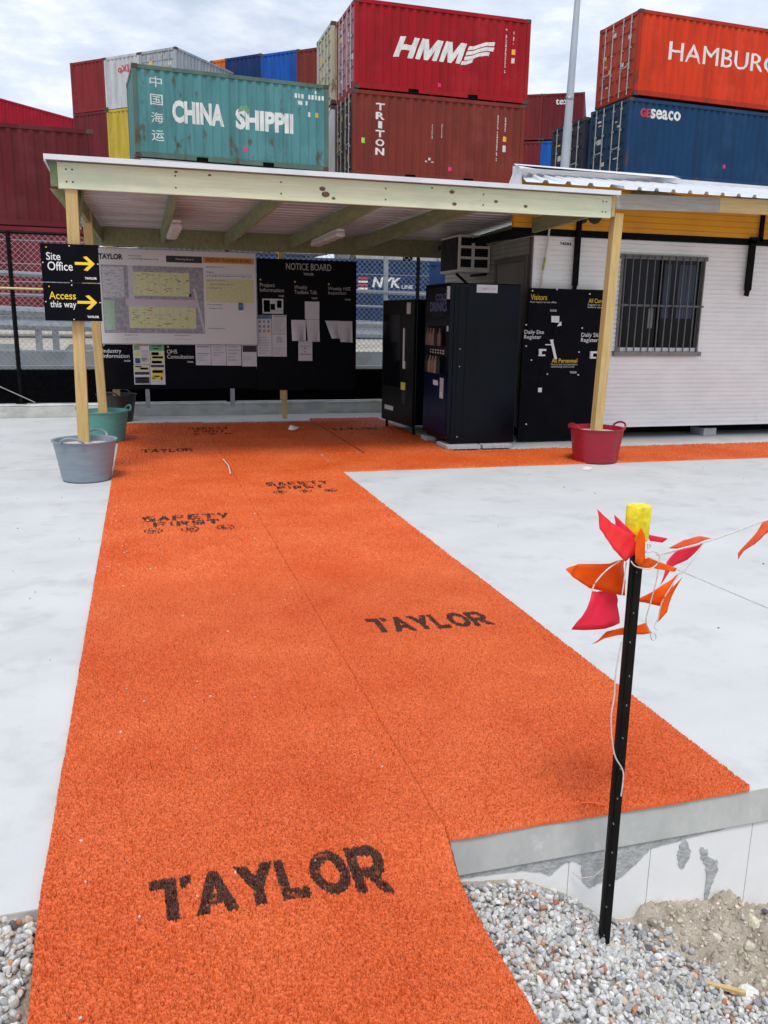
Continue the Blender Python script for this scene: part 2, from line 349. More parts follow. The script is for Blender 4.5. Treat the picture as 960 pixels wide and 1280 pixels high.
# ---- raised yard behind
yx=np.array([-300,-80,-30,-15,0,15,30,60,120,300.]); yy=np.array([14.32,16,20,26,40,80,160,400.])
YX,YY=np.meshgrid(yx,yy,indexing='ij'); tag(grid_mesh('yard_ground',YX,YY,np.full_like(YX,.80)+.0*YX,M['yard']),'beige ground of the container yard',kind='structure')
t=thing('retaining_wall','stepped grey concrete wall behind the chain link fence','wall',(0,13.95,0))
mb=MB(); mb.box(-30,40,.0,.17,-.6,.70,'wallc'); mb.box(-30,40,.17,.37,-.6,.93,'wallc'); mb.build('wall_body',t)
# =================================================================== FLOOR MATS
def mat_material():
    m=bpy.data.materials.new('orange_loop_mat'); m.use_nodes=True; t=m.node_tree;n=t.nodes;l=t.links;b=n['Principled BSDF']
    b.inputs['Roughness'].default_value=.42; b.inputs['Specular IOR Level'].default_value=.35
    tc=n.new('ShaderNodeTexCoord')
    z=n.new('ShaderNodeTexNoise'); z.inputs['Scale'].default_value=1.6; z.inputs['Detail'].default_value=7; z.inputs['Roughness'].default_value=.65; l.new(tc.outputs['Object'],z.inputs['Vector'])
    r=n.new('ShaderNodeValToRGB'); r.color_ramp.elements[0].position=.3; r.color_ramp.elements[0].color=(.62,.088,.012,1); r.color_ramp.elements[1].position=.72; r.color_ramp.elements[1].color=(.76,.165,.045,1)
    l.new(z.outputs['Fac'],r.inputs['Fac'])
    # dusty patches
    z2=n.new('ShaderNodeTexNoise'); z2.inputs['Scale'].default_value=3.3; z2.inputs['Detail'].default_value=12; z2.inputs['Roughness'].default_value=.8; l.new(tc.outputs['Object'],z2.inputs['Vector'])
    q=n.new('ShaderNodeMapRange'); q.inputs['From Min'].default_value=.62; q.inputs['From Max'].default_value=.80; q.inputs['To Max'].default_value=.35; l.new(z2.outputs['Fac'],q.inputs['Value'])
    x0=n.new('ShaderNodeMix'); x0.data_type='RGBA'; l.new(q.outputs['Result'],x0.inputs['Factor']); l.new(r.outputs['Color'],x0.inputs['A']); x0.inputs['B'].default_value=(.62,.30,.19,1)
    z4=n.new('ShaderNodeTexNoise'); z4.inputs['Scale'].default_value=150; z4.inputs['Detail'].default_value=3; l.new(tc.outputs['Object'],z4.inputs['Vector'])
    q4=n.new('ShaderNodeMapRange'); q4.inputs['From Min'].default_value=.50; q4.inputs['From Max'].default_value=.66; q4.inputs['To Max'].default_value=.6; l.new(z4.outputs['Fac'],q4.inputs['Value'])
    x4=n.new('ShaderNodeMix'); x4.data_type='RGBA'; l.new(q4.outputs['Result'],x4.inputs['Factor']); l.new(x0.outputs['Result'],x4.inputs['A']); x4.inputs['B'].default_value=(.36,.030,.004,1)
    x0=x4
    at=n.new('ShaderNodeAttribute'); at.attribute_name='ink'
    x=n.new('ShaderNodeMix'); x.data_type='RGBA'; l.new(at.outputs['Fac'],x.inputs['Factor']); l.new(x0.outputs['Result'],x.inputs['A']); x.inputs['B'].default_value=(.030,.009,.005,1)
    l.new(x.outputs['Result'],b.inputs['Base Color'])
    z3=n.new('ShaderNodeTexNoise'); z3.inputs['Scale'].default_value=230; z3.inputs['Detail'].default_value=2; l.new(tc.outputs['Object'],z3.inputs['Vector'])
    bp=n.new('ShaderNodeBump'); bp.inputs['Strength'].default_value=.35; bp.inputs['Distance'].default_value=.004; l.new(z3.outputs['Fac'],bp.inputs['Height']); l.new(bp.outputs['Normal'],b.inputs['Normal'])
    return m
MATM=mat_material()
INK=[]   # (V in world xy, faces)
def ink_text(s,x0,x1,y0,y1,bold=.03,rot=0):
    V,Fs=textmesh(s,bold,0); P=np.empty_like(V); P[:,0]=x0+V[:,0]*(x1-x0); P[:,1]=y0+V[:,1]*(y1-y0)+ (V[:,0]-.5)*rot*(x1-x0)
    INK.append((P,Fs))
def ink_poly(pts): INK.append((np.array(pts,float),[tuple(range(len(pts)))]))
def ring(cx,cy,r,wd,n=20,sy=1.0):
    P=[];Fs=[]
    for i in range(n):
        a=2*math.pi*i/n; P+= [(cx+r*math.cos(a),cy+r*sy*math.sin(a)),(cx+(r-wd)*math.cos(a),cy+(r-wd)*sy*math.sin(a))]
    for i in range(n): j=(i+1)%n; Fs.append((2*i,2*j,2*j+1,2*i+1))
    INK.append((np.array(P),Fs))
GL={'T':[[(0,.76),(.64,.76),(.64,1),(0,1)],[(.72,.70),(1,.78),(1,1),(.72,1)],[(.34,0),(.64,0),(.64,.78),(.34,.78)]],
'A':[[(0,0),(.29,0),(.64,1),(.38,1)],[(.71,0),(1,0),(.62,1),(.36,1)],[(.2,.20),(.8,.20),(.72,.42),(.28,.42)]],
'Y':[[(0,1),(.32,1),(.64,.46),(.36,.36)],[(.68,1),(1,1),(.64,.36),(.36,.46)],[(.36,0),(.64,0),(.64,.5),(.36,.5)]],
'L':[[(0,0),(.30,0),(.30,1),(0,1)],[(0,0),(.88,0),(.88,.24),(0,.24)]],
'R':[[(0,0),(.28,0),(.28,1),(0,1)],[(.34,.40),(.66,.44),(1,0),(.68,0)],[(.2,.78),(.55,.78),(.55,1),(.2,1)],[(.2,.34),(.55,.34),(.55,.56),(.2,.56)]],
'S':[[(.04,.0),(.85,.0),(.85,.22),(.04,.22)],[(.04,.39),(.95,.39),(.95,.61),(.04,.61)],[(.1,.78),(.95,.78),(.95,1),(.1,1)],[(.02,.5),(.28,.5),(.28,.93),(.02,.93)],[(.72,.07),(1,.07),(1,.5),(.72,.5)]],
'F':[[(0,0),(.28,0),(.28,1),(0,1)],[(0,.78),(.95,.78),(.95,1),(0,1)],[(0,.38),(.85,.38),(.85,.6),(0,.6)]],
'E':[[(0,0),(.28,0),(.28,1),(0,1)],[(0,.79),(.95,.79),(.95,1),(0,1)],[(0,.39),(.85,.39),(.85,.6),(0,.6)],[(0,0),(.95,0),(.95,.21),(0,.21)]],
'I':[[(.3,0),(.7,0),(.7,1),(.3,1)]],'O':[]}
GL['SAFT']=[[(.0,.76),(1,.76),(1,1),(0,1)],[(.35,0),(.65,0),(.65,.78),(.35,.78)]]
def ink_bold(s_,x0,x1,y0,y1,gap=.02,rot=0,plainT=False):
    w_={'L':.8,'I':.45}; tot=sum(w_.get(c,1) for c in s_)+gap*(len(s_)-1); u=0
    def mp(a,b,c,uu): X_=x0+(uu+a*w_.get(c,1))/tot*(x1-x0); return (X_,y0+b*(y1-y0)+((uu+a)/tot-.5)*rot*(x1-x0))
    for c in s_:
        g=GL['SAFT'] if (c=='T' and plainT) else GL[c]
        if c=='O': 
            n=28
            for i in range(n):
                a0=6.2832*i/n;a1=6.2832*(i+1)/n; q=[(.5+.5*math.cos(a0),.5+.52*math.sin(a0)),(.5+.5*math.cos(a1),.5+.52*math.sin(a1)),(.5+.23*math.cos(a1),.5+.27*math.sin(a1)),(.5+.23*math.cos(a0),.5+.27*math.sin(a0))]
                ink_poly([mp(a,b,c,u) for a,b in q])
        for q in g: ink_poly([mp(a,b,c,u) for a,b in q])
        if c=='R':
            n=14
            for i in range(n):
                a0=-1.5708+3.1416*i/n;a1=-1.5708+3.1416*(i+1)/n
                q=[(.52+.44*math.cos(a0),.67+.33*math.sin(a0)),(.52+.44*math.cos(a1),.67+.33*math.sin(a1)),(.52+.16*math.cos(a1),.67+.11*math.sin(a1)),(.52+.16*math.cos(a0),.67+.11*math.sin(a0))]; ink_poly([mp(a,b,c,u) for a,b in q])
        u+=w_.get(c,1)+gap
ink_bold('TAYLOR',-.050,.592,1.868,2.030)
ink_bold('TAYLOR',1.015,1.635,3.60,3.80,rot=-.04)
ink_bold('TAYLOR',-.06,.51,9.44,9.68)
ink_bold('TAYLOR',2.42,3.1,10.9,11.15)
def safety(x0,x1,y0,y1):
    h=y1-y0; w_=x1-x0
    ink_bold('SAFETY',x0,x1,y0+.69*h,y1,.14,plainT=True); ink_bold('FIRST',x0+.12*w_,x1-.14*w_,y0+.37*h,y0+.62*h,.14,plainT=True)
    for i in range(3):
        cx=x0+w_*(.12+.39*i); cy=y0+.15*h; r=.10*w_
        ring(cx,cy,r,.011,20,1.2)
        if i==0: ink_poly([(cx-.035,cy-.01),(cx-.03,cy+.02),(cx,cy+.045),(cx+.03,cy+.02),(cx+.04,cy-.01)]); ink_poly([(cx-.02,cy-.015),(cx+.02,cy-.015),(cx+.01,cy-.045),(cx-.01,cy-.045)])
        if i==1:
            for k in range(-1,2): ink_poly([(cx+k*.018-.007,cy-.045),(cx+k*.018+.007,cy-.045),(cx+k*.018+.007,cy+.045),(cx+k*.018-.007,cy+.045)])
        if i==2: ink_poly([(cx-.035,cy-.035),(cx+.04,cy-.035),(cx+.035,cy-.012),(cx-.008,cy-.002),(cx-.008,cy+.045),(cx-.032,cy+.045)])
safety(-.06,.585,5.80,6.33); safety(1.025,1.60,6.93,7.47); safety(.55,1.08,10.7,11.5)
def in_tri(P,a,b,c):
    d=(b[1]-c[1])*(a[0]-c[0])+(c[0]-b[0])*(a[1]-c[1])
    if abs(d)<1e-12: return np.zeros(len(P),bool)
    u=((b[1]-c[1])*(P[:,0]-c[0])+(c[0]-b[0])*(P[:,1]-c[1]))/d; v=((c[1]-a[1])*(P[:,0]-c[0])+(a[0]-c[0])*(P[:,1]-c[1]))/d
    return (u>=0)&(v>=0)&(u+v<=1)
def stamp(X,Y):
    out=np.zeros(X.size); PX_=X.ravel()+ .0014*(vnoise(X.ravel()*260,Y.ravel()*260,91)-.5)*2; PY_=Y.ravel()+.0014*(vnoise(X.ravel()*260,Y.ravel()*260,92)-.5)*2
    P=np.stack([PX_,PY_],-1)
    for V,Fs in INK:
        lo=V.min(0)-.01;hi=V.max(0)+.01
        sel=np.nonzero((P[:,0]>lo[0])&(P[:,0]<hi[0])&(P[:,1]>lo[1])&(P[:,1]<hi[1]))[0]
        if not len(sel): continue
        Q=P[sel]; hit=np.zeros(len(sel),bool)
        for f in Fs:
            for i in range(1,len(f)-1):
                a,b,c=V[f[0]],V[f[i]],V[f[i+1]]
                l2=np.minimum(np.minimum(a,b),c);h2=np.maximum(np.maximum(a,b),c)
                s2=np.nonzero((Q[:,0]>=l2[0])&(Q[:,0]<=h2[0])&(Q[:,1]>=l2[1])&(Q[:,1]<=h2[1]))[0]
                if len(s2): hit[s2]|=in_tri(Q[s2],a,b,c)
        out[sel]=np.maximum(out[sel],hit*1.0)
    wear=vnoise(X.ravel()*70,Y.ravel()*70,93); out*=np.where(wear>.90,.6,1)*(.90+.1*vnoise(X.ravel()*300,Y.ravel()*300,94))
    return out.reshape(X.shape)
def loops(X,Y,amp):
    wx=X+.003*(vnoise(X*190,Y*190,51)-.5)*2; wy=Y+.003*(vnoise(X*190,Y*190,52)-.5)*2
    n=vnoise(wx*160,wy*160,53)
    a=.5+.5*np.cos(2*math.pi*2.2*n)
    n2=vnoise(wx*148+31.3,wy*148+11.7,55)
    b=.5+.5*np.cos(2*math.pi*2.2*n2+1.3)
    h=np.maximum(a,b*.92)**.9
    far=np.clip((Y-4.3)/.6,0,1)
    h=h*(1-far)+far*(-.1+1.1*vnoise(X*120,Y*150,58))
    return amp*(h-.78)
def droop(X,Y):
    p=np.interp(Y,[.3,1.0,1.434,1.605,1.774,1.85,1.934,1.99,2.05],[-.125,-.125,-.122,-.120,-.112,-.10,-.078,-.03,0])
    s=np.clip((X-.30)/.52,0,1)**1.7
    base=np.interp(Y,[.3,1.6,1.9,2.1],[-.045,-.02,-.004,0])
    return np.minimum(base,p*s+base*(1-s))
def make_mat(name,x0,x1,ys,label,dx=.0019,z0=0.0,dr=False,yaw=0,amp=.023,off=(0,0),wob=.004,group='orange loop mats',seam=None):
    xs=np.arange(x0,x1+dx/2,dx); X,Y=np.meshgrid(xs,ys,indexing='ij')
    Z=.018+loops(X,Y,amp)+.0035*(fbm(X*2.5,Y*2.5,61)-.5)
    # edges drop to the floor
    Z[0,:]=.002;Z[-1,:]=.002;Z[:,0]=.002;Z[:,-1]=.002
    Xo=X+(.0012 if seam else wob)*(vnoise(Y*9,X*0+x0,62)-.5)*2+ .0015*(vnoise(Y*90,X*0+x0,65)-.5)*2; Yo=Y+wob*(vnoise(X*9,Y*0+3,63)-.5)*2
    ink=stamp(X,Y)
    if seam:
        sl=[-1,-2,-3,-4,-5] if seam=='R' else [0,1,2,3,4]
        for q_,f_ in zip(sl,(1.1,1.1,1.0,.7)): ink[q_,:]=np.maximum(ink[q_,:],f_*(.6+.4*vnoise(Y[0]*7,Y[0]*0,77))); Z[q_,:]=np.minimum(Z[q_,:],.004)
    if dr:
        Z=Z+droop(X,Y); Xo=Xo+np.interp(Y,[.5,1.5,2.0],[.04,.02,0])
        Z=Z+np.where((Y<2.3)&(X>.3),.012*np.exp(-((Y-2.05)/.06)**2)*np.clip((X-.3)/.3,0,1),0)
    Z=Z+z0
    if yaw:
        cx,cy=x0,ys[0]; c,s_=math.cos(yaw),math.sin(yaw); Xr=cx+(Xo-cx)*c-(Yo-cy)*s_; Yr=cy+(Xo-cx)*s_+(Yo-cy)*c; Xo,Yo=Xr,Yr
    o=grid_mesh(name,Xo,Yo,Z,MATM,attrs={'ink':ink}); tag(o,label,'mat',group); return o
def rows(*seg):
    out=[]
    for a,b,d in seg: out.append(np.arange(a,b,d))
    out.append([seg[-1][1]]); return np.concatenate(out)
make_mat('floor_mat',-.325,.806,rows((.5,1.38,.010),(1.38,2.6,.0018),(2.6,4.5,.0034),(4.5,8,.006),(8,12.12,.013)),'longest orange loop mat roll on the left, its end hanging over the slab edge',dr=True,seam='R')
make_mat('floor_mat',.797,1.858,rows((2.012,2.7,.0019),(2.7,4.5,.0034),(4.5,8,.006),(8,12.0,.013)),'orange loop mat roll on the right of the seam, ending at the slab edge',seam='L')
make_mat('floor_mat',1.866,2.36,rows((9.02,12.0,.012)),'narrow shaded orange mat strip before the timber notice board post',dx=.006)
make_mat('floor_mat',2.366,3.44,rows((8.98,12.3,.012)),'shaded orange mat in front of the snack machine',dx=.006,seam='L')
make_mat('floor_mat',1.866,10.5,rows((7.92,8.96,.011)),'orange mat strip running right past the red tub to the cabin',dx=.010,yaw=-.012)
mb=MB()
a=PZ(275,587,.016)
# litter lying about
def litter(name,label,cat,pts,m,th=.004):
    mb=MB(); n=len(pts); mb.add(pts+[(p[0],p[1],p[2]+th) for p in pts],[tuple(range(n))[::-1],tuple(range(n,2*n))]+[(i,(i+1)%n,(i+1)%n+n,i+n) for i in range(n)],m)
    return tag(mb.build(name),label,cat)
p=PZ(367,537,.02); litter('crumpled_wrapper','small crumpled white wrapper on the shaded mat by the post','litter',[(p[0]-.07,p[1],.02),(p[0],p[1]-.05,.02),(p[0]+.06,p[1]-.02,.04),(p[0]+.05,p[1]+.05,.03),(p[0]-.03,p[1]+.06,.06)],'white',.02)
p=PZ(733,587,.0); litter('paper_scrap','white paper scrap on the concrete beside the red tub','litter',[(p[0]-.06,p[1]-.02,.005),(p[0],p[1]-.05,.004),(p[0]+.07,p[1]-.01,.005),(p[0]+.02,p[1]+.05,.015)],'white',.01)
mb=MB(); a=PZ(279,574,.03);b=PZ(288,592,.03); mb.tube([a,(a+b)/2+[.02,0,0],b],.006,'rope',5); tag(mb.build('cord_scrap'),'short white cord lying along the mat seam','cord')
mb=MB(); a=PZ(727,1003,.03);b=PZ(757,1006,.03); mb.tube([a,(a+b)/2+[0,.004,.002],b],.002,'flags',5); tag(mb.build('cord_scrap'),'short pink cord on the mat beside the black picket','cord')
# =================================================================== GRAVEL
def ico(sub):
    bm=bmesh.new(); bmesh.ops.create_icosphere(bm,subdivisions=sub,radius=1); v=np.array([tuple(x.co) for x in bm.verts]); f=np.array([[q.index for q in p.verts] for p in bm.faces]); bm.free(); return v,f
IV,IF=ico(2)
def stones(name,pts,sizes,cols,material):
    var=[]
    for k in range(24):
        v=IV.copy(); r=np.random.default_rng(100+k)
        # angular: cut by random planes
        for _ in range(14):
            d=r.normal(size=3); d/=np.linalg.norm(d); lim=r.uniform(.62,.9); s=v@d; over=s>lim; v[over]-=np.outer(s[over]-lim,d)
        var.append(v*np.array([1,r.uniform(.68,.95),r.uniform(.5,.8)]))
    allv=[];allf=[];allc=[];b=0
    for p,s,c in zip(pts,sizes,cols):
        v=var[rng.integers(24)]; a=rng.uniform(0,6.28,3)*np.array([1,.25,.25])
        ca,sa=np.cos(a),np.sin(a)
        Rz=np.array([[ca[0],-sa[0],0],[sa[0],ca[0],0],[0,0,1]]);Rx=np.array([[1,0,0],[0,ca[1],-sa[1]],[0,sa[1],ca[1]]]);Ry=np.array([[ca[2],0,sa[2]],[0,1,0],[-sa[2],0,ca[2]]])
        allv.append(v@(Rz@Rx@Ry).T*s+p); allf.append(IF+b); allc.append(np.tile(c,(len(IV),1))); b+=len(IV)
    V=np.concatenate(allv).astype(np.float32);Fq=np.concatenate(allf).astype(np.int32);Cc=np.concatenate(allc)
    me=bpy.data.meshes.new(name); me.vertices.add(len(V)); me.vertices.foreach_set('co',V.ravel()); me.loops.add(Fq.size); me.loops.foreach_set('vertex_index',Fq.ravel())
    me.polygons.add(len(Fq)); me.polygons.foreach_set('loop_start',np.arange(0,Fq.size,3,dtype=np.int32)); me.update(calc_edges=True)
    me.polygons.foreach_set('use_smooth',np.zeros(len(Fq),bool))
    at=me.color_attributes.new('tint','FLOAT_COLOR','POINT'); at.data.foreach_set('color',np.concatenate([Cc,np.ones((len(Cc),1))],1).astype(np.float32).ravel())
    me.materials.append(material); o=bpy.data.objects.new(name,me); COL.objects.link(o); return o
def stone_mat():
    m=bpy.data.materials.new('gravel_stone'); m.use_nodes=True;t=m.node_tree;n=t.nodes;l=t.links;b=n['Principled BSDF']; b.inputs['Roughness'].default_value=.8; b.inputs['Specular IOR Level'].default_value=.3
    a=n.new('ShaderNodeAttribute'); a.attribute_name='tint'; tc=n.new('ShaderNodeTexCoord'); z=n.new('ShaderNodeTexNoise'); z.inputs['Scale'].default_value=120; z.inputs['Detail'].default_value=6; l.new(tc.outputs['Object'],z.inputs['Vector'])
    r=n.new('ShaderNodeMapRange'); r.inputs['From Min'].default_value=.3; r.inputs['From Max'].default_value=.7; r.inputs['To Min'].default_value=.72; r.inputs['To Max'].default_value=1.15; l.new(z.outputs['Fac'],r.inputs['Value'])
    x=n.new('ShaderNodeMix'); x.data_type='RGBA'; x.blend_type='MULTIPLY'; x.inputs['Factor'].default_value=1; l.new(a.outputs['Color'],x.inputs['A']); l.new(r.outputs['Result'],x.inputs['B']); l.new(x.outputs['Result'],b.inputs['Base Color'])
    bp=n.new('ShaderNodeBump'); bp.inputs['Strength'].default_value=.3; bp.inputs['Distance'].default_value=.003; l.new(z.outputs['Fac'],bp.inputs['Height']); l.new(bp.outputs['Normal'],b.inputs['Normal'])
    return m
SM=stone_mat()
PAL=[((.58,.57,.55),34),((.70,.69,.67),15),((.48,.48,.48),22),((.32,.33,.34),9),((.12,.12,.13),2.5),((.54,.38,.31),4),((.44,.19,.11),1.6),((.50,.44,.36),7)]
pw=np.array([p[1] for p in PAL]);pw=pw/pw.sum()
def scatter(x0,x1,y0,y1,sp,keep,smin,smax,layers=2):
    P=[];S=[];C=[]
    for L_ in range(layers):
        X,Y=np.meshgrid(np.arange(x0,x1,sp),np.arange(y0,y1,sp)); X=X.ravel()+rng.uniform(-.5,.5,X.size)*sp; Y=Y.ravel()+rng.uniform(-.5,.5,Y.size)*sp
        k=keep(X,Y); X=X[k];Y=Y[k]; Z=ground_full(X,Y); s=rng.uniform(smin,smax,len(X))*rng.uniform(.8,1.15,len(X))
        P.append(np.stack([X,Y,Z+s*.25+L_*.010],-1)); S.append(s)
        ci=rng.choice(len(PAL),len(X),p=pw); c=np.array([PAL[i][0] for i in ci])*rng.uniform(.85,1.12,(len(X),1)); C.append(np.clip(c,0,.8))
    return np.concatenate(P),np.concatenate(S),np.concatenate(C)
def keepR(x,y): 
    return (x>.80)&(x<3.2)&(rng.random(len(x))<1-dirt_mask(x,y)*np.where(y<1.45,.75,.985))
P1,S1,C1=scatter(.80,2.6,.9,2.0,.0165,keepR,.0062,.0155)
o=stones('gravel',P1,S1,C1,SM); tag(o,'loose pale grey gravel with odd red stones sloping down from the slab',kind='stuff')
P2,S2,C2=scatter(-2.2,-.24,.8,2.0,.021,lambda x,y:x<-.33,.0095,.0175)
C2=C2*.95+np.array([.02,.015,.0]); o=stones('gravel',P2,S2,C2,SM); tag(o,'warm grey gravel beside the left edge of the orange mat',kind='stuff')
def keepD(x,y): return (rng.random(len(x))<dirt_mask(x,y)*.8)
P3,S3,C3=scatter(1.3,2.8,1.1,2.0,.013,keepD,.003,.010,1); P4,S4,C4=scatter(1.3,2.8,1.1,2.0,.07,keepD,.012,.028,1); P4[:,2]-=S4*.25; P3=np.concatenate([P3,P4]);S3=np.concatenate([S3,S4]);C3=np.concatenate([C3,C4])
C3=np.clip(np.array([[.52,.46,.38]])*rng.uniform(.6,1.3,(len(C3),1))+rng.uniform(-.02,.02,C3.shape),.03,.7); P3[:,2]-=.002
o=stones('rubble',P3,S3,C3,SM); tag(o,'crumbs and small clods on the dirt by the white board',kind='stuff')
# larger rocks on the dirt
def rock(px,py,Z,s,c,label,sq=(1,.8,.6)):
    p=PZ(px,py,Z); o=stones('rock',[np.array([0,0,0.])],[s],[np.array(c)],SM); o.location=(p[0],p[1],p[2]); o.scale=sq; o.rotation_euler=(0,0,random.uniform(0,6)); tag(o,label,'rock'); return o
rock(906,1258,-.45,.022,(.46,.42,.28),'olive tan pebble at the edge of the gravel')
rock(935,1262,-.47,.024,(.50,.46,.36),'buff stone near the white lump in the corner')
mb=MB()
p=PZ(905,1245,-.45); mb.bar((p[0]-.05,p[1]+.05,p[2]+.02),(p[0]+.05,p[1]-.03,p[2]+.025),.014,.010,'woodh'); tag(mb.build('timber_offcut'),'short splinter of timber on the gravel near the frame corner','offcut')
o=rock(936,1243,-.44,.042,(.74,.73,.71),'white plaster lump on the dirt in the right corner',(1.1,.9,.55)); o.name='plaster_lump'; o['category']='rubble'
# specks on the slab and mats
def specks(n,fn,name,label,cols):
    P=[];S=[];C=[]
    for _ in range(n):
        x_,y_,z_=fn(); P.append((x_,y_,z_)); S.append(random.uniform(.003,.008)); C.append(random.choice(cols))
    o=stones(name,np.array(P),S,np.array(C),SM); tag(o,label,kind='stuff')
specks(70,lambda:(random.choice([random.uniform(-3,-.4),random.uniform(1.95,6)]),random.uniform(2.1,7.6),.002),'slab_grit','scattered dark grit on the pale slab',[(.12,.10,.08),(.2,.18,.15),(.3,.28,.25)])
specks(60,lambda:(random.uniform(-.28,.78),random.uniform(1.4,8),.020) if 1 else 0,'mat_grit','pale grit caught in the orange mat',[(.6,.55,.5),(.5,.45,.4)])
# =================================================================== CONTAINERS
PITCH=.278
def corr(u):   # depth of a corrugated side at length u (0 = outer face)
    t=(u%PITCH)/PITCH
    if t<.28: return 0
    if t<.50: return (t-.28)/.22
    if t<.78: return 1
    return 1-(t-.78)/.22
BK=[0,.28,.50,.78]
def profile(u0,u1,d=.034):
    n0=int(u0/PITCH)-1;n1=int(u1/PITCH)+2; us=[u0]
    for i in range(n0,n1):
        for b in BK:
            u=(i+b)*PITCH
            if u0+.004<u<u1-.004: us.append(u)
    us.append(u1); return [(u,corr(u)*d) for u in us]
def container(x,y,z,yaw,L_,col,label,H_=2.59,W_=2.44,doors=False,framecol=None,left_end=True,texts=(),marks=(),flat=(),rust=.55,pockets=True,group='stacked shipping containers',doorcol=None,right_doors=False):
    pm=paint('paint_%d_%d_%d_%d'%(*[int(c*1000) for c in col],int(rust*100)),col,rust)
    fm=pm if framecol is None else paint('paint_frame_%d_%d_%d'%tuple(int(c*1000) for c in framecol),framecol,.75)
    t=thing('shipping_container',label,'shipping container',(x,y,z),math.radians(yaw),group)
    mb=MB(); po=.012
    def wall(u0,u1,fn,z0=.17,z1=H_-.12):
        pr=profile(u0,u1); vs=[fn(u,d,zz) for zz in (z0,z1) for (u,d) in pr]; n=len(pr); mb.add(vs,[(i,i+1,n+i+1,n+i) for i in range(n-1)],pm)
    wall(.12,L_-.12,lambda u,d,zz:(u,po+d,zz)); wall(.12,L_-.12,lambda u,d,zz:(u,W_-po-d,zz))
    if not doors: wall(.12,W_-.12,lambda u,d,zz:(po+d,u,zz))
    if not right_doors: wall(.12,W_-.12,lambda u,d,zz:(L_-po-d,u,zz))
    mb.box(.05,L_-.05,.05,W_-.05,.13,.165,pm)
    # corrugated roof slightly below the rails
    mb.box(.06,L_-.06,.06,W_-.06,H_-.05,H_-.02,pm)
    mb.build('body',t)
    fb=MB()
    for u in (0,L_-.13):
        for v in (0,W_-.13): fb.box(u,u+.13,v,v+.13,.13,H_-.13,fm)
    for v in (0,W_-.06):
        fb.box(.13,L_-.13,v,v+.06,H_-.12,H_-.01,fm)
        # bottom rail with fork pockets
        c_=L_/2; segs=[(.13,c_-1.22),(c_-.86,c_+.86),(c_+1.22,L_-.13)] if (L_<7 and pockets) else [(.13,L_-.13)]
        for a,b in segs: fb.box(a,b,v,v+.05,.015,.17,fm)
        if L_<7 and pockets:
            for a,b in ((c_-1.22,c_-.86),(c_+.86,c_+1.22)): fb.box(a,b,v,v+.05,.13,.17,fm); fb.box(a,b,v+.055 if v==0 else v-.01,v+.06 if v==0 else v-.005,.0,.13,'blackm')
    for u in (0,L_-.06):
        fb.box(u,u+.06,.13,W_-.13,H_-.13,H_-.01,fm); fb.box(u,u+.06,.13,W_-.13,.015,.17,fm)
    fb.build('frame',t)
    for u in (-.004,L_-.174):
        for v in (-.004,W_-.158):
            for zz in (0,H_-.118): cb=MB(); cb.box(u,u+.178,v,v+.162,zz,zz+.118,'castr'); cb.build('corner_casting',t)
    def mkdoor(x0,sgn):
        dm=pm if doorcol is None else paint('paint_door_%d_%d_%d'%tuple(int(c*1000) for c in doorcol),doorcol,.6)
        for (a,b) in ((.135,W_/2-.006),(W_/2+.006,W_-.135)):
            d=MB(); X=lambda v:(x0+sgn*v)
            def bx(a0,a1,b0,b1,z0,z1,mm): d.box(min(X(a0),X(a1)),max(X(a0),X(a1)),b0,b1,z0,z1,mm)
            bx(.035,.06,a,b,.18,H_-.14,dm)
            nb=5; hh=(H_-.32)/nb
            for k in range(nb): bx(.012,.035,a+.05,b-.05,.18+k*hh+.07,.18+(k+1)*hh-.07,dm)
            for k in (a,b-.05): bx(.010,.036,k,k+.05,.18,H_-.14,dm)
            do=d.build('door',t)
            r=MB()
            for k in (.28,.72):
                yy=a+(b-a)*k; r.tube([(X(-.02),yy,.08),(X(-.02),yy,H_-.06)],.021,'rod',6)
                for zz in (.3,.95,1.6,H_-.3): r.box(min(X(-.03),X(.02)),max(X(-.03),X(.02)),yy-.05,yy+.05,zz-.03,zz+.03,'rod')
                r.bar((X(-.045),yy,1.02),(X(-.045),yy+(.32 if k<.5 else -.32)*.8,1.0),.02,.04,'rod')
            r.build('lock_rod',do)
            d2=MB(); k0=a+.08
            for _ in range(5 if a>1 else 3):
                yy=random.uniform(a+.1,b-.35); zz=random.uniform(.5,H_-.5); ww=random.uniform(.12,.3); h_=random.uniform(.04,.22)
                d2.box(min(X(.009),X(.0115)),max(X(.009),X(.0115)),yy,yy+ww,zz,zz+h_,random.choice(['white2','white2','decy']))
            d2.build('decal',do)
    if doors: mkdoor(0,1)
    if right_doors: mkdoor(L_,-1)
    # lettering painted on the long side (local y=0) or on the x=0 end, following the corrugation
    def onside(mesh_parts,name,side='long'):
        b=MB()
        for (V,Fs,m_) in mesh_parts: b.add([(v[0],0,v[1]) for v in V],Fs,m_)
        me=bpy.data.meshes.new(name); me.from_pydata(b.v,[],b.f)
        for mm in b.mats: me.materials.append(mm)
        me.polygons.foreach_set('material_index',b.m)
        bm=bmesh.new(); bm.from_mesh(me)
        u0=min(v[0] for v in b.v);u1=max(v[0] for v in b.v)
        for i in range(int(u0/PITCH)-1,int(u1/PITCH)+2):
            for k in BK:
                uu=(i+k)*PITCH
                if u0<uu<u1: bmesh.ops.bisect_plane(bm,geom=bm.verts[:]+bm.edges[:]+bm.faces[:],plane_co=(uu,0,0),plane_no=(1,0,0))
        for v in bm.verts:
            dd=po+corr(v.co.x)*.034-.003
            if side=='long': v.co.y=dd
            else: u=v.co.x; v.co=Vector((dd,W_-u,v.co.z))
        if side!='long':
            # end wall: corrugation is symmetric enough; keep letters on the outermost plane
            for v in bm.verts: v.co.x=po-.004
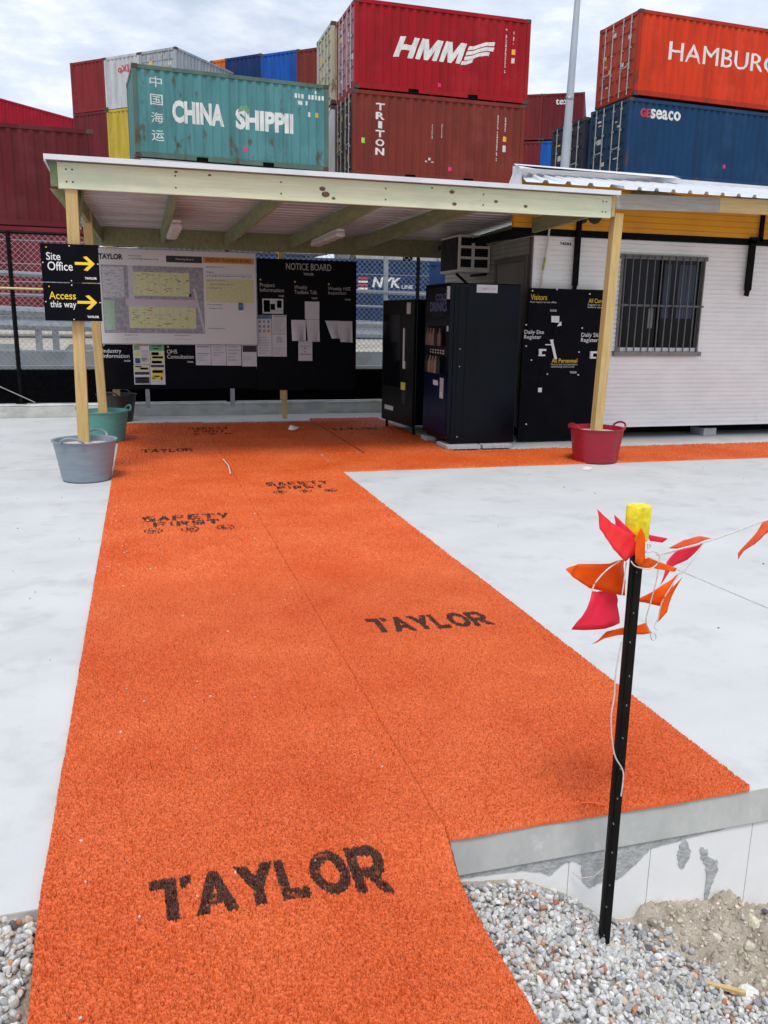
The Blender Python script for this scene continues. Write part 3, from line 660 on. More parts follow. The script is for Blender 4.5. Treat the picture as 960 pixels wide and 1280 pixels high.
        bm.to_mesh(me); bm.free(); o=bpy.data.objects.new(name,me); COL.objects.link(o); o.parent=t; return o
    for tx in texts:
        s_,u0,u1,w0,w1=tx[:5]; opt=tx[5] if len(tx)>5 else {}
        V,Fs=textmesh(s_,opt.get('bold',.03),opt.get('shear',0)); V2=np.empty_like(V); V2[:,0]=u0+V[:,0]*(u1-u0); V2[:,1]=w0+V[:,1]*(w1-w0)
        onside([(V2,Fs,M[opt.get('m','letter')])],'lettering',opt.get('side','long'))
    parts=[]
    for mk in marks:
        u0,u1,w0,w1,mm=mk[:5]
        if u1-u0>.075 and w1-w0>.05: onside([(np.array([(u0,w0),(u1,w0),(u1,w1),(u0,w1)]),[(0,1,2,3)],M[mm])],'sticker'); continue
        parts.append((np.array([(u0,w0),(u1,w0),(u1,w1),(u0,w1)]),[(0,1,2,3)],M[mm]))
    if parts: onside(parts,'code_marking')
    if flat:
        onside([(np.array(p),[tuple(range(len(p)))],M[mm]) for p,mm in flat],'emblem')
    return t
def codes(u,w0,w1,n=9,wd=.05,m='white2'):
    out=[];h=(w1-w0)/n
    for i in range(n):
        if random.random()<.12: continue
        out.append((u+random.uniform(-.006,.006),u+wd*random.uniform(.6,1),w0+i*h,w0+i*h+h*random.uniform(.45,.8),m))
    return out
RED=(.33,.007,.014);BROWN=(.19,.032,.022);TEAL=(.088,.25,.262);ORG=(.62,.045,.012);NAVY=(.008,.045,.12);BLUE=(.012,.10,.42)
# HMM stack
HP=[(0,0),(.28,0),(.28,.37),(.72,.37),(.72,0),(1,0),(1,1),(.72,1),(.72,.63),(.28,.63),(.28,1),(0,1)]
MP=[(0,0),(.22,0),(.22,.52),(.40,0),(.60,0),(.78,.52),(.78,0),(1,0),(1,1),(.70,1),(.5,.46),(.30,1),(0,1)]
waves=[]
for P_,u_,w_ in ((HP,1.28,.66),(MP,2.02,.74),(MP,2.84,.74)):
    waves.append(([(u_+a*w_+.24*b,1.03+.62*b) for a,b in P_],'letter'))
for k in range(4):
    w0=.99+.155*k; u0=3.60+.25*(w0-.99)/.62+.05*(k>0); wd=(.42,.88,.96,.92)[k]; top=[];bot=[]
    for i in range(13):
        s_=i/12*wd/.96; tt=min(1,max(0,(s_-.12)/.5)); yy=.19*tt*tt*(3-2*tt)+.02*math.sin(s_*9); uu=u0+i/12*wd
        top.append((uu+.04,w0+yy+.118)); bot.append((uu,w0+yy))
    waves.append((top+bot[::-1],'letter'))
container(6.93,28.0,8.66,.6,6.06,RED,'crimson container with slanted white HMM lettering, top of its stack',doors=True,doorcol=(.42,.16,.20),
  marks=codes(5.18,.9,2.25,24)+codes(5.45,1.75,2.2,9)+[(5.42,5.54,1.48,1.64,'decy'),(5.42,5.53,1.22,1.38,'white2'),(2.83,2.94,.27,.38,'pinksq')],flat=waves,rust=.3)
TX='TRITON'; tt=[(c,.78 if c!='I' else .86,1.08 if c!='I' else 1.0,2.02-.27*i,2.02-.27*i+.215,{'bold':.03 if c!='I' else .0}) for i,c in enumerate(TX)]
container(6.88,28.0,6.04,.6,6.06,BROWN,'brown container with TRITON written downwards, under the crimson one',texts=tt,doors=True,doorcol=(.06,.045,.045),
  marks=codes(5.05,.75,2.2,26)+codes(5.33,1.7,2.15,9)+codes(2.72,1.3,1.75,8,.03)+codes(3.05,1.35,1.8,8,.03)+[(5.28,5.42,1.38,1.54,'decy'),(5.28,5.41,1.05,1.26,'white2'),(3.33,3.46,.33,.45,'pinksq'),(.30,.42,1.0,1.16,'greensq'),(2.62,2.70,.62,.70,'white2'),(2.5,2.56,.55,.60,'white2'),(2.72,2.80,.55,.58,'white2')],rust=.3)
container(6.85,28.0,3.42,.6,6.06,(.42,.43,.44),'light grey container below the TRITON one, partly behind the canopy',rust=.6)
# NYK ground level, seen through the fence
def flag(u,w,s): return [([(u,w+k*s),(u+1.0*s*3,w+k*s),(u+1.0*s*3.3,w+k*s+s*.55),(u+.3*s,w+k*s+s*.55)],'red' if k%2 else 'letter') for k in range(4)]
container(.85,27.5,.80,.3,12.19,(.008,.032,.10),'dark blue container with white NYK LINE lettering, seen through the fence',texts=[('NYK',6.62,7.62,1.70,2.03,{'bold':.035,'shear':.2}),('LINE',7.66,8.05,1.68,1.80,{'bold':.02})],flat=flag(6.12,1.62,.11),rust=.2)
# second row behind HMM
container(6.75,30.6,8.75,.3,6.06,(.50,.45,.32),'cream container behind the crimson one, only its door end showing',doors=True,doorcol=(.52,.47,.30),rust=.7)
container(6.75,30.6,6.10,.3,6.06,(.62,.64,.66),'white container behind the TRITON one, only its end showing',rust=.2)
# CHINA
ch=[(c,.50,.86,2.0-.50*i,2.0-.50*i+.30,{'bold':.0}) for i,c in enumerate('中国海运')]
container(.11,27.85,6.14,4.2,6.06,TEAL,'teal container with white CHINA SHIPPING lettering and a stained right post',framecol=(.10,.16,.13),
  texts=ch+[('CHINA',1.13,2.70,1.06,1.70,{'bold':.05}),('SHIPPII',3.05,4.90,1.04,1.64,{'bold':.05})],
  marks=[(.0+4.95+.11*i,5.02+.11*i,2.12,2.25,'letter') for i in (0,1,2,4,5,6,7,8)]+[(5.05,5.2,1.93,2.05,'letter'),(5.3,5.36,1.93,2.05,'letter'),(5.38,5.46,1.60,1.74,'letter'),(5.62,5.72,1.60,1.74,'decy'),(3.30,3.41,.42,.53,'pinksq'),(5.60,5.66,2.28,2.38,'letter')],
  flat=[([(3.12,1.52),(3.35,1.60),(3.45,1.45),(3.52,1.66),(3.40,1.75),(3.18,1.70)],'emeraldp' if 0 else 'pg')],rust=.85)
container(.07,27.85,3.53,4.2,6.06,(.48,.50,.51),'pale grey container directly below the teal one',rust=.2)
# maroon left
container(-7.05,25.3,3.80,3.2,6.06,(.115,.014,.018),'dark maroon container at the left, weathered along its top rail',marks=[(3.35,3.50,.65,.80,'pinksq')],rust=.45,pockets=False)
container(-7.05,25.3,1.20,3.2,6.06,(.16,.014,.022),'lower dark red container at the left, seen through the fence',rust=.25)
container(-7.2-6.2,25.0,1.20,3.2,6.06,(.13,.02,.022),'dark red container at the far left edge behind the fence',rust=.25)
# HAMBURG / SEACO
YA=3.0
container(16.9,27.8,9.22,YA,12.19,ORG,'orange red container with white HAMBURG lettering, its rusty doors facing left',H_=2.7,doors=True,doorcol=(.42,.06,.035),framecol=(.40,.03,.012),
  texts=[('HAMBURG SÜD',1.32,8.4,1.25,1.98,{'bold':.0})],rust=.5)
container(16.75,27.8,6.55,YA,12.19,NAVY,'blue container with red and white GE SEACO lettering below the orange one',doors=True,doorcol=(.015,.05,.10),framecol=(.012,.05,.12),
  texts=[('GE',.50,.90,2.0,2.28,{'bold':.025,'m':'red'}),('seaco',.92,2.2,1.98,2.30,{'bold':.025})],marks=[(4.25,4.37,.55,.68,'pinksq')],rust=.35)
container(16.75,27.8,3.9,YA,12.19,(.10,.03,.025),'brown container at the bottom of the right stack behind the cabin roof',rust=.35)
container(16.55,30.5,6.45,YA,12.19,(.03,.035,.06),'dark slate container with white door decals, behind the blue one',doors=True,doorcol=(.03,.037,.055),rust=.45)
container(16.55,30.5,3.8,YA,12.19,(.03,.04,.05),'lower dark container in the second row of the right stack',rust=.3)
# distant stacks, their ends facing the camera
def endon(x,y,z,al,L_,col,label,**k):
    a=math.radians(al); kk=dict(k); return container(x+2.44*math.cos(a),y+2.44*math.sin(a),z,al+90,L_,col,label,**kk)
a=math.radians(-42); dxx,dyy=2.46*math.cos(a),2.46*math.sin(a)
ox,oy=-3.05,52.9
def far(i,lev,col,label,**k): return endon(ox+dxx*i,oy+dyy*i,12.32-2.6*lev,-42,k.pop('L_',6.06),col,label,group='distant stacked containers',**k)
far(0,0,(.22,.022,.026),'dark red container end, upper left corner of the far stack',marks=())
far(1,0,(.50,.52,.54),'grey container end with red oXL letters, in the far stack',texts=[('oXL',.95,1.85,1.75,2.1,{'bold':.03,'m':'red','side':'end'})])
far(2,0,(.33,.37,.42),'grey container with doors, peak of the far stack and receding right',doors=True,doorcol=(.36,.39,.42),L_=12.19)
far(0,1,(.14,.018,.024),'dark maroon container end, under the dark red one in the far stack')
far(1,1,(.50,.37,.05),'mustard yellow container end in the far stack')
far(2,1,(.3,.32,.34),'grey container end mostly behind the teal container')
for i,c in enumerate([(.2,.03,.03),(.03,.05,.12),(.25,.25,.27)]): far(i,2,c,['red container in the third row of the far stack','navy container in the third row of the far stack','grey container in the third row of the far stack'][i])
# navy container just behind the maroon
container(-1.9,33.0,4.0,-20,6.06,(.006,.012,.045),'navy container roof corner peeping out between maroon and yellow ones',rust=.1)
# red on the far left, long side receding to the right
a=math.radians(47)
container(-7.96-6.2*math.cos(a),62.47-6.2*math.sin(a),12.31,47,12.3,(.40,.008,.025),'bright red container at the upper left, receding behind the far stack',rust=.05,group='distant stacked containers')
container(-7.96-6.2*math.cos(a),62.47-6.2*math.sin(a),9.7,47,12.3,(.25,.01,.02),'deep red container beneath the bright red one',rust=.1,group='distant stacked containers')
# row behind CHINA: orange, navy, blue, maroon ends
for i,(c,nm) in enumerate([((.62,.13,.012),'orange'),((.010,.035,.13),'navy blue'),((.012,.09,.40),'bright blue'),((.17,.03,.025),'maroon')]):
    p0=PY([262.5,281,326,370.5][i],[76,73,68,62.5][i],54-2.0*i); 
    endon(p0[0],p0[1],p0[2]-2.59,-42,6.06,c,nm+' container end rising behind the teal container',group='distant stacked containers',marks=())
# tex stack
endon(21.9,50.9,12.25,-30,6.06,(.17,.022,.024),'maroon container end left of the tex container, behind the lamp pole',group='distant stacked containers')
endon(24.05,49.7,12.25,-30,6.06,(.14,.016,.022),'maroon container with white tex lettering',group='distant stacked containers',texts=[('tex',.75,1.55,1.95,2.27,{'bold':.015,'side':'end'})])
endon(21.9,50.9,9.6,-30,6.06,(.18,.02,.025),'dark red container end below the maroon ones by the pole',group='distant stacked containers')
endon(24.05,49.7,9.6,-30,6.06,(.012,.10,.42),'bright blue container end left of the lamp pole',group='distant stacked containers')
# =================================================================== YARD EDGE: guardrail, railing, lamp pole
t=thing('guard_rail','galvanised steel crash barrier seen through the fence','guard rail',(0,0,0))
A=Vector(tuple(PY(0,397,15.6))); B=Vector(tuple(PY(476,412,19.8)))
d=(B-A); A2=A-d*1.2; B2=B+d*.6
prof=[(-.0,-.2),(.03,-.17),(.05,-.12),(.03,-.07),(0,-.03),(0,.03),(.03,.07),(.05,.12),(.03,.17),(0,.2)]
sd_=Vector((d.y,-d.x,0)).normalized()
mb=MB(); vs=[]
for P_ in (A2,B2):
    for q in prof: vs.append(tuple(P_+sd_*q[0]+Vector((0,0,q[1]))))
for P_ in (A2,B2):
    for q in prof: vs.append(tuple(P_+sd_*(q[0]-.006)+Vector((0,0,q[1]))))
n=len(prof); mb.add(vs,[(i,i+1,n+i+1,n+i) for i in range(n-1)]+[(2*n+i,3*n+i,3*n+i+1,2*n+i+1) for i in range(n-1)],'galv'); mb.build('rail_beam',t,smooth=False)
k=0
while k<12:
    p=A2+(B2-A2)*(k/11.0)-sd_*.06; mb=MB(); mb.box(p.x-.05,p.x+.05,p.y-.04,p.y+.08,.75,p.z+.18,'galv'); mb.build('post',t); k+=1
t=thing('steel_railing','tall galvanised pipe railing standing behind the crash barrier','railing',(0,0,0))
A=Vector(tuple(PY(0,341,16.0)));B=Vector(tuple(PY(532,368,22.0))); d=B-A; A2=A-d*.9;B2=B+d*.5
mb=MB(); mb.tube([A2,B2],.045,'galv',8); mb.tube([A2-Vector((0,0,.36)),B2-Vector((0,0,.36))],.028,'galv',8); mb.build('rail',t)
for px in (42,232,458,690):
    s=px/532; q=A+d*s; q2=PY(px,345,q.y); mb=MB(); mb.box(q.x-.055,q.x+.055,q.y+.02,q.y+.10,.75,q.z+(.0 if px<400 else .9),'galv'); mb.build('post',t)
# far kerb blocks (the dark wedges)
for px in (5,100,250): 
    q=PY(px,426,17.0); mb=MB(); mb.prism([(-.3,0),(.3,0),(.18,.13),(-.18,.13)],'wallc','y',-.15,.15); o=mb.build('wheel_stop',loc=(q[0],17.0,.802)); tag(o,'low dark concrete wheel stop on the yard edge','wheel stop','wheel stops on the yard edge')
t=thing('lamp_pole','tall plain grey steel lamp pole rising before the container stacks','lamp pole',(10.36,20,.8))
mb=MB(); mb.tube([(0,0,0),(0,0,4.4),(.075,0,8.2),(.12,0,12.5)],[.125,.108,.072,.055],'pole',16); mb.build('pole',t,smooth=True)
mb=MB(); mb.tube([(.005,0,5.98),(.035,0,6.03)],.104,'galv',16); mb.build('collar',t); mb=MB(); mb.box(-.15,.35,-.6,-.05,12.45,12.6,'galv'); mb.build('lamp_head',t)
# =================================================================== FENCE
def fence(x0,x1,Y,label):
    t=thing('chain_link_fence',label,'fence',(0,Y,0))
    xs=[x for x in (-10.87,-7.82,-4.77,-1.74,1.31,4.36) if x0<=x<=x1]
    for x_ in xs:
        mb=MB(); mb.tube([(x_+.0,0,.19),(x_,0,2.62)],.032,'blackm',8); mb.box(x_-.07,x_+.07,-.06,.06,.188,.20,'blackm'); mb.build('post',t)
        mb=MB(); mb.tube([(x_+.02,.0,1.75),(x_+.5,.35,.25)],.0,'blackm',4) if 0 else None
    for zz,r in ((2.60,.022),(.68,.014),(.22,.012)):
        mb=MB(); mb.tube([(x0,0,zz),(x1,0,zz)],r,'blackm',6); mb.build('rail',t)
    mb=MB()
    for zz in (2.50,2.18,1.93,1.45,.95): mb.tube([(x0,.02,zz),(x1,.02,zz)],.006,'chain',4)
    mb.build('line_wire',t)
    mb=MB(); z0,z1=.68,2.58; hgt=z1-z0; s=.082; k=x0-hgt
    while k<x1:
        for sg in (1,-1):
            a0,a1=(k,k+hgt); za,zb=(z0,z1) if sg>0 else (z1,z0)
            # clip
            c0=max(a0,x0);c1=min(a1,x1)
            if c1-c0>.05:
                f=lambda u:za+(zb-za)*(u-a0)/hgt
                mb.bar((c0,.008*sg,f(c0)),(c1,.008*sg,f(c1)),.0045,.0045,'chain',(0,1,0))
        k+=s
    mb.build('wire_mesh',t)
    mb=MB(); mb.box(x0,x1,-.02,-.012,.20,.67,'cloth'); mb.build('shade_cloth',t)
    mb=MB(); mb.tube([(-2.6,-.05,.75),(-1.55,-.04,.21)],.007,'rod',5); mb.build('brace_wire',t)
    return t
fence(-11,4.55,13.25,'black framed chain link fence with black cloth along its foot')
mb=MB(); a=PY(-60,355,13.1);b=PY(52,361.5,13.1); mb.tube([a,(a+b)/2+[0,0,-.015],b,(b[0]+1.4,13.1,b[2]-.06)],.017,'ropey',6); tag(mb.build('yellow_rope'),'pale yellow rope strung along the fence at the left','rope')
# =================================================================== CANOPY
t=thing('canopy','open timber canopy with a white metal roof over the walkway','canopy',(0,0,0))
def post(x0,x1,y,z0,z1,nm='post',m='woody',w_=.10,y1=None):
    mb=MB(); mb.bar((x0,y,z0),(x1,y1 or y,z1),w_,w_,m,(0,1,0)); return mb.build(nm,t,bevel=.004)
post(-.558,-.520,8.10,.25,2.545); post(4.775,4.834,8.10,.25,2.60); post(-.478,-.523,10.45,.25,2.63); post(-.38,-.36,12.55,.25,2.50)
p4=PZ(361,527,.0); post(2.03,2.0,12.46,0,2.45,m='woody',w_=.07)
mb=MB(); mb.box(-.62,4.72,8.03,8.075,2.545,2.755,'woodg')
for px,py,r in ((407,243,.026),(403,236,.02),(417,248,.012),(565,240,.018),(568,255,.016),(620,252,.014),(657,258,.014),(220,215,.010),(262,219,.010),(540,235,.008)):
    q=PY(px,py,8.03); ng=12; mb.add([(q[0]+r*1.5*math.cos(6.283*i/ng),8.0285,q[2]+r*math.sin(6.283*i/ng)) for i in range(ng)],[tuple(range(ng))],'knot')
for x_ in (-.55,-.50,.36,1.3,2.3,3.3,4.62,4.66):
    for zz in (2.60,2.70): mb.box(x_-.006,x_+.006,8.027,8.031,zz-.006,zz+.006,'blackm')
mb.build('front_beam',t)
mb=MB(); mb.box(-.68,-.623,8.028,8.08,2.56,2.76,'endgreen'); mb.build('beam_end',t)
mb=MB(); mb.prism([(-.70,2.55),(-.60,2.55),(-.54,2.36),(-.56,2.36)],'woodr','y',8.13,8.17); mb.bar((-.50,8.16,2.28),(-.47,8.75,2.66),.04,.09,'woodr'); mb.build('brace',t)
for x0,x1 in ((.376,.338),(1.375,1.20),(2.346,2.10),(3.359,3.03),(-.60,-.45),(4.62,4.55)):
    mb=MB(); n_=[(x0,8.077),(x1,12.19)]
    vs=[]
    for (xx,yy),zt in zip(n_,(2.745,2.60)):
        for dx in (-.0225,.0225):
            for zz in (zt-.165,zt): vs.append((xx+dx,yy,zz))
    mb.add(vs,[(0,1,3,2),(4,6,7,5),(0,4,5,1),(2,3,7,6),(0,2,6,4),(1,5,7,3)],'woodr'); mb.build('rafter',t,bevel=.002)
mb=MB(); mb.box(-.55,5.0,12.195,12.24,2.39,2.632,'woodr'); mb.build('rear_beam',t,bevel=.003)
# roof sheet, ribs along X
def roofsheet(x0,x1,y0,y1,zf,zb,pitch,hr,m,th=.002):
    mb=MB(); pr=[]; y=y0
    while y<y1:
        for a,h in ((0,0),(.62,0),(.70,1),(.92,1)):
            if y+a*pitch<y1: pr.append((y+a*pitch,h*hr))
        y+=pitch
    pr.append((y1,0)); n=len(pr); vs=[]
    for x_ in (x0,x1):
        for (yy,h) in pr: vs.append((x_,yy,zf+(zb-zf)*(yy-y0)/(y1-y0)+h))
    mb.add(vs,[(i,i+1,n+i+1,n+i) for i in range(n-1)],m); return mb
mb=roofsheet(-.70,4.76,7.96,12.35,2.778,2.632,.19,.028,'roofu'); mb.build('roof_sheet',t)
mb=MB(); mb.box(-.715,4.765,7.935,7.96,2.758,2.80,'roofw'); mb.box(-.715,4.765,7.96,8.12,2.800,2.803,'roofw'); mb.add([(-.715,7.94,2.80),(-.715,12.36,2.65),(-.715,12.36,2.60),(-.715,7.94,2.745),(-.70,7.94,2.80),(-.70,12.36,2.65),(-.70,12.36,2.60),(-.70,7.94,2.745)],[(0,1,2,3),(7,6,5,4),(0,4,5,1),(3,2,6,7),(0,3,7,4),(1,5,6,2)],'roofw'); mb.build('roof_flashing',t)
# right extension
t2=thing('side_canopy','timber beam and ribbed white metal roof running right over the cabin front','canopy',(0,0,0))
mb=MB(); mb.box(4.725,4.765,8.03,8.09,2.56,2.765,'woodh'); mb.build('joint_block',t2)
def slbeam(x0,x1,z0,z1,h,m):
    mb=MB(); vs=[(x,y,z) for (x,zz) in ((x0,z0),(x1,z1)) for y in (8.03,8.075) for z in (zz-h,zz)]
    mb.add(vs,[(0,1,3,2),(4,6,7,5),(0,4,5,1),(2,3,7,6),(0,2,6,4),(1,5,7,3)],m); return mb
slbeam(4.767,6.02,2.785,2.812,.15,'woodw').build('beam',t2)
slbeam(6.022,10.5,2.812,2.86,.15,'woodh').build('beam',t2)
mb=MB(); 
def ribroof(x0,x1,y0,zf,y1,zb,m,pitch=.20):
    pr=[];x_=x0
    while x_<x1:
        for a,h in ((0,0),(.70,0),(.78,.03),(.93,.03)): pr.append((x_+a*pitch,h))
        x_+=pitch
    pr.append((x1,0)); n=len(pr)
    vs=[(a if a>4.77 else 4.77-(4.77-a)*1.27,y0 if a>4.77 else 8.12,(zf if a>4.77 else zf+(zb-zf)*(8.12-y0)/(y1-y0))+h) for a,h in pr]+[((a if a>4.9 else 4.38+(a-4.0)*.58),y1,zb+h) for a,h in pr]
    mb=MB(); mb.add(vs,[(i,i+1,n+i+1,n+i) for i in range(n-1)],m); return mb
ribroof(4.0,10.6,7.93,2.815,9.55,3.17,'roofw').build('roof_sheet',t2)
mb=MB()
# folded flashing sheet along the left and over the back of the roof
vs=[(3.76,8.14,2.80),(4.02,8.75,3.09),(4.30,9.50,3.275),(4.22,9.55,3.02),(4.05,8.75,3.10),(6.6,9.60,3.285),(10.6,9.62,3.26),(10.6,9.42,3.20),(4.38,9.10,3.16)]
mb.add(vs,[(0,1,2,3),(1,4,2),(2,5,8),(2,8,4)],'roofw')
mb.add([(4.28,9.52,3.28),(6.4,9.52,3.27),(6.4,9.30,3.20),(4.10,9.10,3.19),(4.02,8.75,3.10)],[(0,1,2,3),(0,3,4)],'roofw')
mb.add([(4.3,9.60,3.17),(10.6,9.60,3.17),(10.6,9.60,3.22),(4.3,9.60,3.27)],[(0,1,2,3)],'roofw')
mb.build('roof_flashing',t2)
mb=MB(); 
for q in ((740,243),(752,243),(764,243)):
    pass
mb=MB(); mb.box(4.80,10.5,8.10,9.5,2.745,2.765,'woodw') if 0 else None
for x_ in (5.9,7.4,8.9): mb=MB(); mb.bar((x_,8.08,2.73),(x_,9.55,3.07),.045,.10,'woodr'); mb.build('rafter',t2)
# lamps
def batten_light(a,b,label):
    a=Vector(a);b=Vector(b); t=thing('batten_light',label,'lamp',tuple((a+b)/2),0,'unlit batten lights under the canopy'); m_=(a+b)/2
    mb=MB(); mb.bar(a-m_+Vector((0,0,.045)),b-m_+Vector((0,0,.045)),.09,.03,'acw'); mb.build('base',t,bevel=.004)
    mb=MB(); mb.bar(a-m_,b-m_,.125,.06,'lamp'); mb.build('diffuser',t,bevel=.02)
    d=(b-a)
    for k in (.12,.37,.63,.88):
        mb=MB(); p=a-m_+d*k; mb.bar(p-d.normalized()*.004,p+d.normalized()*.004,.128,.063,'acw'); mb.build('clip',t)
batten_light((.42,11.1,2.44),(.44,9.95,2.47),'unlit batten light on the first rafter above the planning board')
batten_light((2.25,11.2,2.43),(2.32,10.0,2.46),'unlit batten light on the middle rafter above the notice board')
# =================================================================== TUBS
def tub(cx,cy,rt,rb,h,m,label,hy=0):
    t=thing('tub',label,'tub',(cx,cy,0),hy,'builders tubs filled with concrete')
    n=40; prof=[(rb-.02,0.0),(rb,.012)]+[(rb+(rt-rb)*(k/8)+( .002 if k%2 else 0),.012+(h-.02)*k/8) for k in range(1,9)]+[(rt+.014,h-.004),(rt+.014,h+.008),(rt-.012,h+.004),(rt-.02,h-.06)]
    mb=MB(); mb.lathe([(0,0)]+prof,m,n); mb.build('tub_body',t,smooth=True)
    mb=MB(); mb.lathe([(rt-.019,h-.045),(rt*.6,h-.035),(.0,h-.03)],'tubfill',n); mb.build('concrete_fill',t,smooth=True)
    for s in (-1,1):
        pts=[]
        for i in range(11):
            a=math.pi*i/10; pts.append((s*(rt+.002+.035*math.sin(a)),-.105*math.cos(a),h+.055*math.sin(a)))
        mb=MB(); mb.tube(pts,.011,m,8); mb.build('handle',t,smooth=True)
tub(-.545,8.02,.275,.215,.37,'tubg','pale grey tub holding the front left canopy post',hy=1.25)
tub(-.47,10.45,.275,.22,.37,'tubt','teal tub holding the second canopy post',hy=.3)
tub(-.38,12.5,.27,.21,.38,'tubk','black tub behind the teal tub by the kerb',hy=1.3)
tub(4.745,8.03,.285,.235,.37,'tubr','red tub holding the right canopy post',hy=.1)
# =================================================================== SIGNS
def dsign(label,z0,z1,lines,cl):
    t=thing('direction_sign',label,'sign',(-.80,7.985,z0),0,'direction signs on the left post')
    W_=.475;h=z1-z0
    mb=MB(); mb.box(0,W_,0,.012,0,h,'black'); mb.build('panel',t,bevel=.001)
    mb=MB(); text_plane_y(mb,lines[0],.045,.045+cl[0],h*.50+.07*h,h*.50+.27*h,-.0015,cl[2],.006); text_plane_y(mb,lines[1],.050,.050+cl[1],h*.30,h*.53,-.0015,'white',.006); mb.build('lettering',t)
    mb=MB(); text_plane_y(mb,'TAYLOR',W_-.125,W_-.025,h*.085,h*.145,-.0015,'white',.04); mb.build('logo',t)
    mb=MB(); ax=W_-.035;az=h*.50; q=[(ax-.165,az-.012),(ax-.05,az-.012),(ax-.095,az-.055),(ax-.065,az-.062),(ax,az),(ax-.065,az+.062),(ax-.095,az+.055),(ax-.05,az+.012),(ax-.165,az+.012)]
    mb.add([(a,-.002,b) for a,b in q],[(0,1,7,8),(1,2,3,4),(1,4,7),(7,4,5,6)],'yellow'); mb.build('arrow',t)
    mb=MB()
    for (a,b,mm) in ((.05,h*.9,'yellow'),(W_*.5,h*.95,'white'),(W_*.5,h*.04,'white'),(W_-.01,h*.5,'white'),(.015,h*.5,'white')): mb.lathe([(.0,-.0)],'white',3) if 0 else mb.box(a-.0045,a+.0045,-.004,0,b-.0045,b+.0045,mm)
    mb.build('screw',t); return t
dsign('black Site Office sign with a yellow arrow, upper one on the post',1.765,2.085,('Site','Office'),(.115,.205,'white'))
dsign('black Access this way sign with a yellow arrow, lower one on the post',1.435,1.757,('Access','this way'),(.22,.215,'yellow'))
# =================================================================== BOARDS
YB=12.3
nb=thing('notice_board','black notice board with white headings and papers, right of the planning board','notice board',(0,YB,0))
mb=MB(); mb.box(1.605,3.095,0,.02,.44,2.305,'black'); mb.build('panel',nb,bevel=.002)
mb=MB(); mb.box(1.95,2.05,.02,.06,.3,2.3,'woody'); mb.build('backing_stud',nb)
def T(parent,s,px0,px1,py0,py1,m='letter',bold=.015,dy=-.003,Y=YB,nm='lettering'):
    x0,x1,z0,z1=pxrect(px0,px1,py0,py1,Y); mb=MB(); text_plane_y(mb,s,x0,x1,z0,z1,Y+dy-parent.location.y,m,bold); return mb.build(nm,parent)
M['ldim']=mat('heading_grey_white',(.42,.41,.40),.6,(.38,.37,.36),9)
T(nb,'NOTICE BOARD',357.5,414,329.5,338,'ldim',.004)
T(nb,'TAYLOR',379.4,392,341.3,344.3,'ldim',.03,nm='logo')
for s_,r in (('Project\nInformation',(324.8,354.8,354,365)),('Weekly\nToolbox Talk',(367.7,396.3,356.8,367.7)),('Weekly HSE\nInspection',(410,438,358.8,369.5))):
    T(nb,s_,*r,'ldim',.0); T(nb,'TAYLOR',r[1]-7,r[1]+.5,r[3]+4,r[3]+6.2,'ldim',.03,nm='logo')
mb=MB()
for px,py in ((325.5,349.5),(368.7,352.3),(411,355.2)): q=PY(px,py,YB); mb.box(q[0]-.01,q[0]+.01,-.004,0,q[2]-.01,q[2]+.01,'yellow')
mb.build('screw',nb)
ib=thing('information_board','black board below the planning board with Industry Information and OHS Consultation','notice board',(0,YB,0))
mb=MB(); mb.box(-.575,1.60,0,.02,.47,1.10,'black'); mb.build('panel',ib,bevel=.002)
mb=MB()
for x_ in (.05,1.25): mb.box(x_-.03,x_+.03,.06,.10,-.0+.19,2.2,'galv')
for x_ in (.05,1.25): mb.box(x_-.03,x_+.03,.02,.06,.5,1.05,'galv')
mb.build('backing_stud',ib)
T(ib,'Industry\nInformation',128.5,161.6,436,447.3,'letter',.002); T(ib,'OHS\nConsultation',208.8,242,437,448.3,'letter',.002)
T(ib,'TAYLOR',155,163,450,452.2,'letter',.03,nm='logo'); T(ib,'TAYLOR',234,241.5,451.3,453.4,'letter',.03,nm='logo')
mb=MB()
for px,py in ((129.7,431.5),(210,433.5)): q=PY(px,py,YB); mb.box(q[0]-.01,q[0]+.01,-.004,0,q[2]-.01,q[2]+.01,'yellow')
mb.build('screw',ib)
# planning board
pb=thing('planning_board','large white planning board with a site map and orange heading','planning board',(-.545,YB-.03,1.10))
W_,H_=2.155,1.265
mb=MB(); mb.box(0,W_,0,.025,0,H_,'wboard'); mb.build('board',pb,bevel=.004)
mb=MB(); f_=.012; mb.box(-.008,W_+.008,-.006,.026,-.01,-.0,'galv'); mb.box(-.008,W_+.008,-.006,.026,H_,H_+.01,'galv'); mb.box(-.012,0,-.006,.026,-.01,H_+.01,'galv'); mb.box(W_,W_+.012,-.006,.026,-.01,H_+.01,'galv'); mb.build('frame',pb)
def R_(mb,u0,u1,v0,v1,m,d): mb.box(u0*W_,u1*W_,-d,-.0002,(1-v1)*H_,(1-v0)*H_,m)
mb=MB(); R_(mb,.03,.66,.17,.885,'mapg',.001); R_(mb,.035,.165,.19,.51,'mapl',.0018); R_(mb,.19,.225,.17,.52,'mapl',.0018)
R_(mb,.225,.57,.235,.485,'ply',.0022); R_(mb,.185,.605,.605,.83,'ply',.0022); R_(mb,.17,.62,.52,.585,'ppk',.0018); R_(mb,.185,.61,.585,.605,'mapl',.0019); R_(mb,.035,.10,.54,.85,'plg',.0018)
for k in range(9): R_(mb,.235+.037*k,.238+.037*k,.24,.48,'inkl',.0026); R_(mb,.19+.045*k,.193+.045*k,.61,.825,'inkl',.0026)
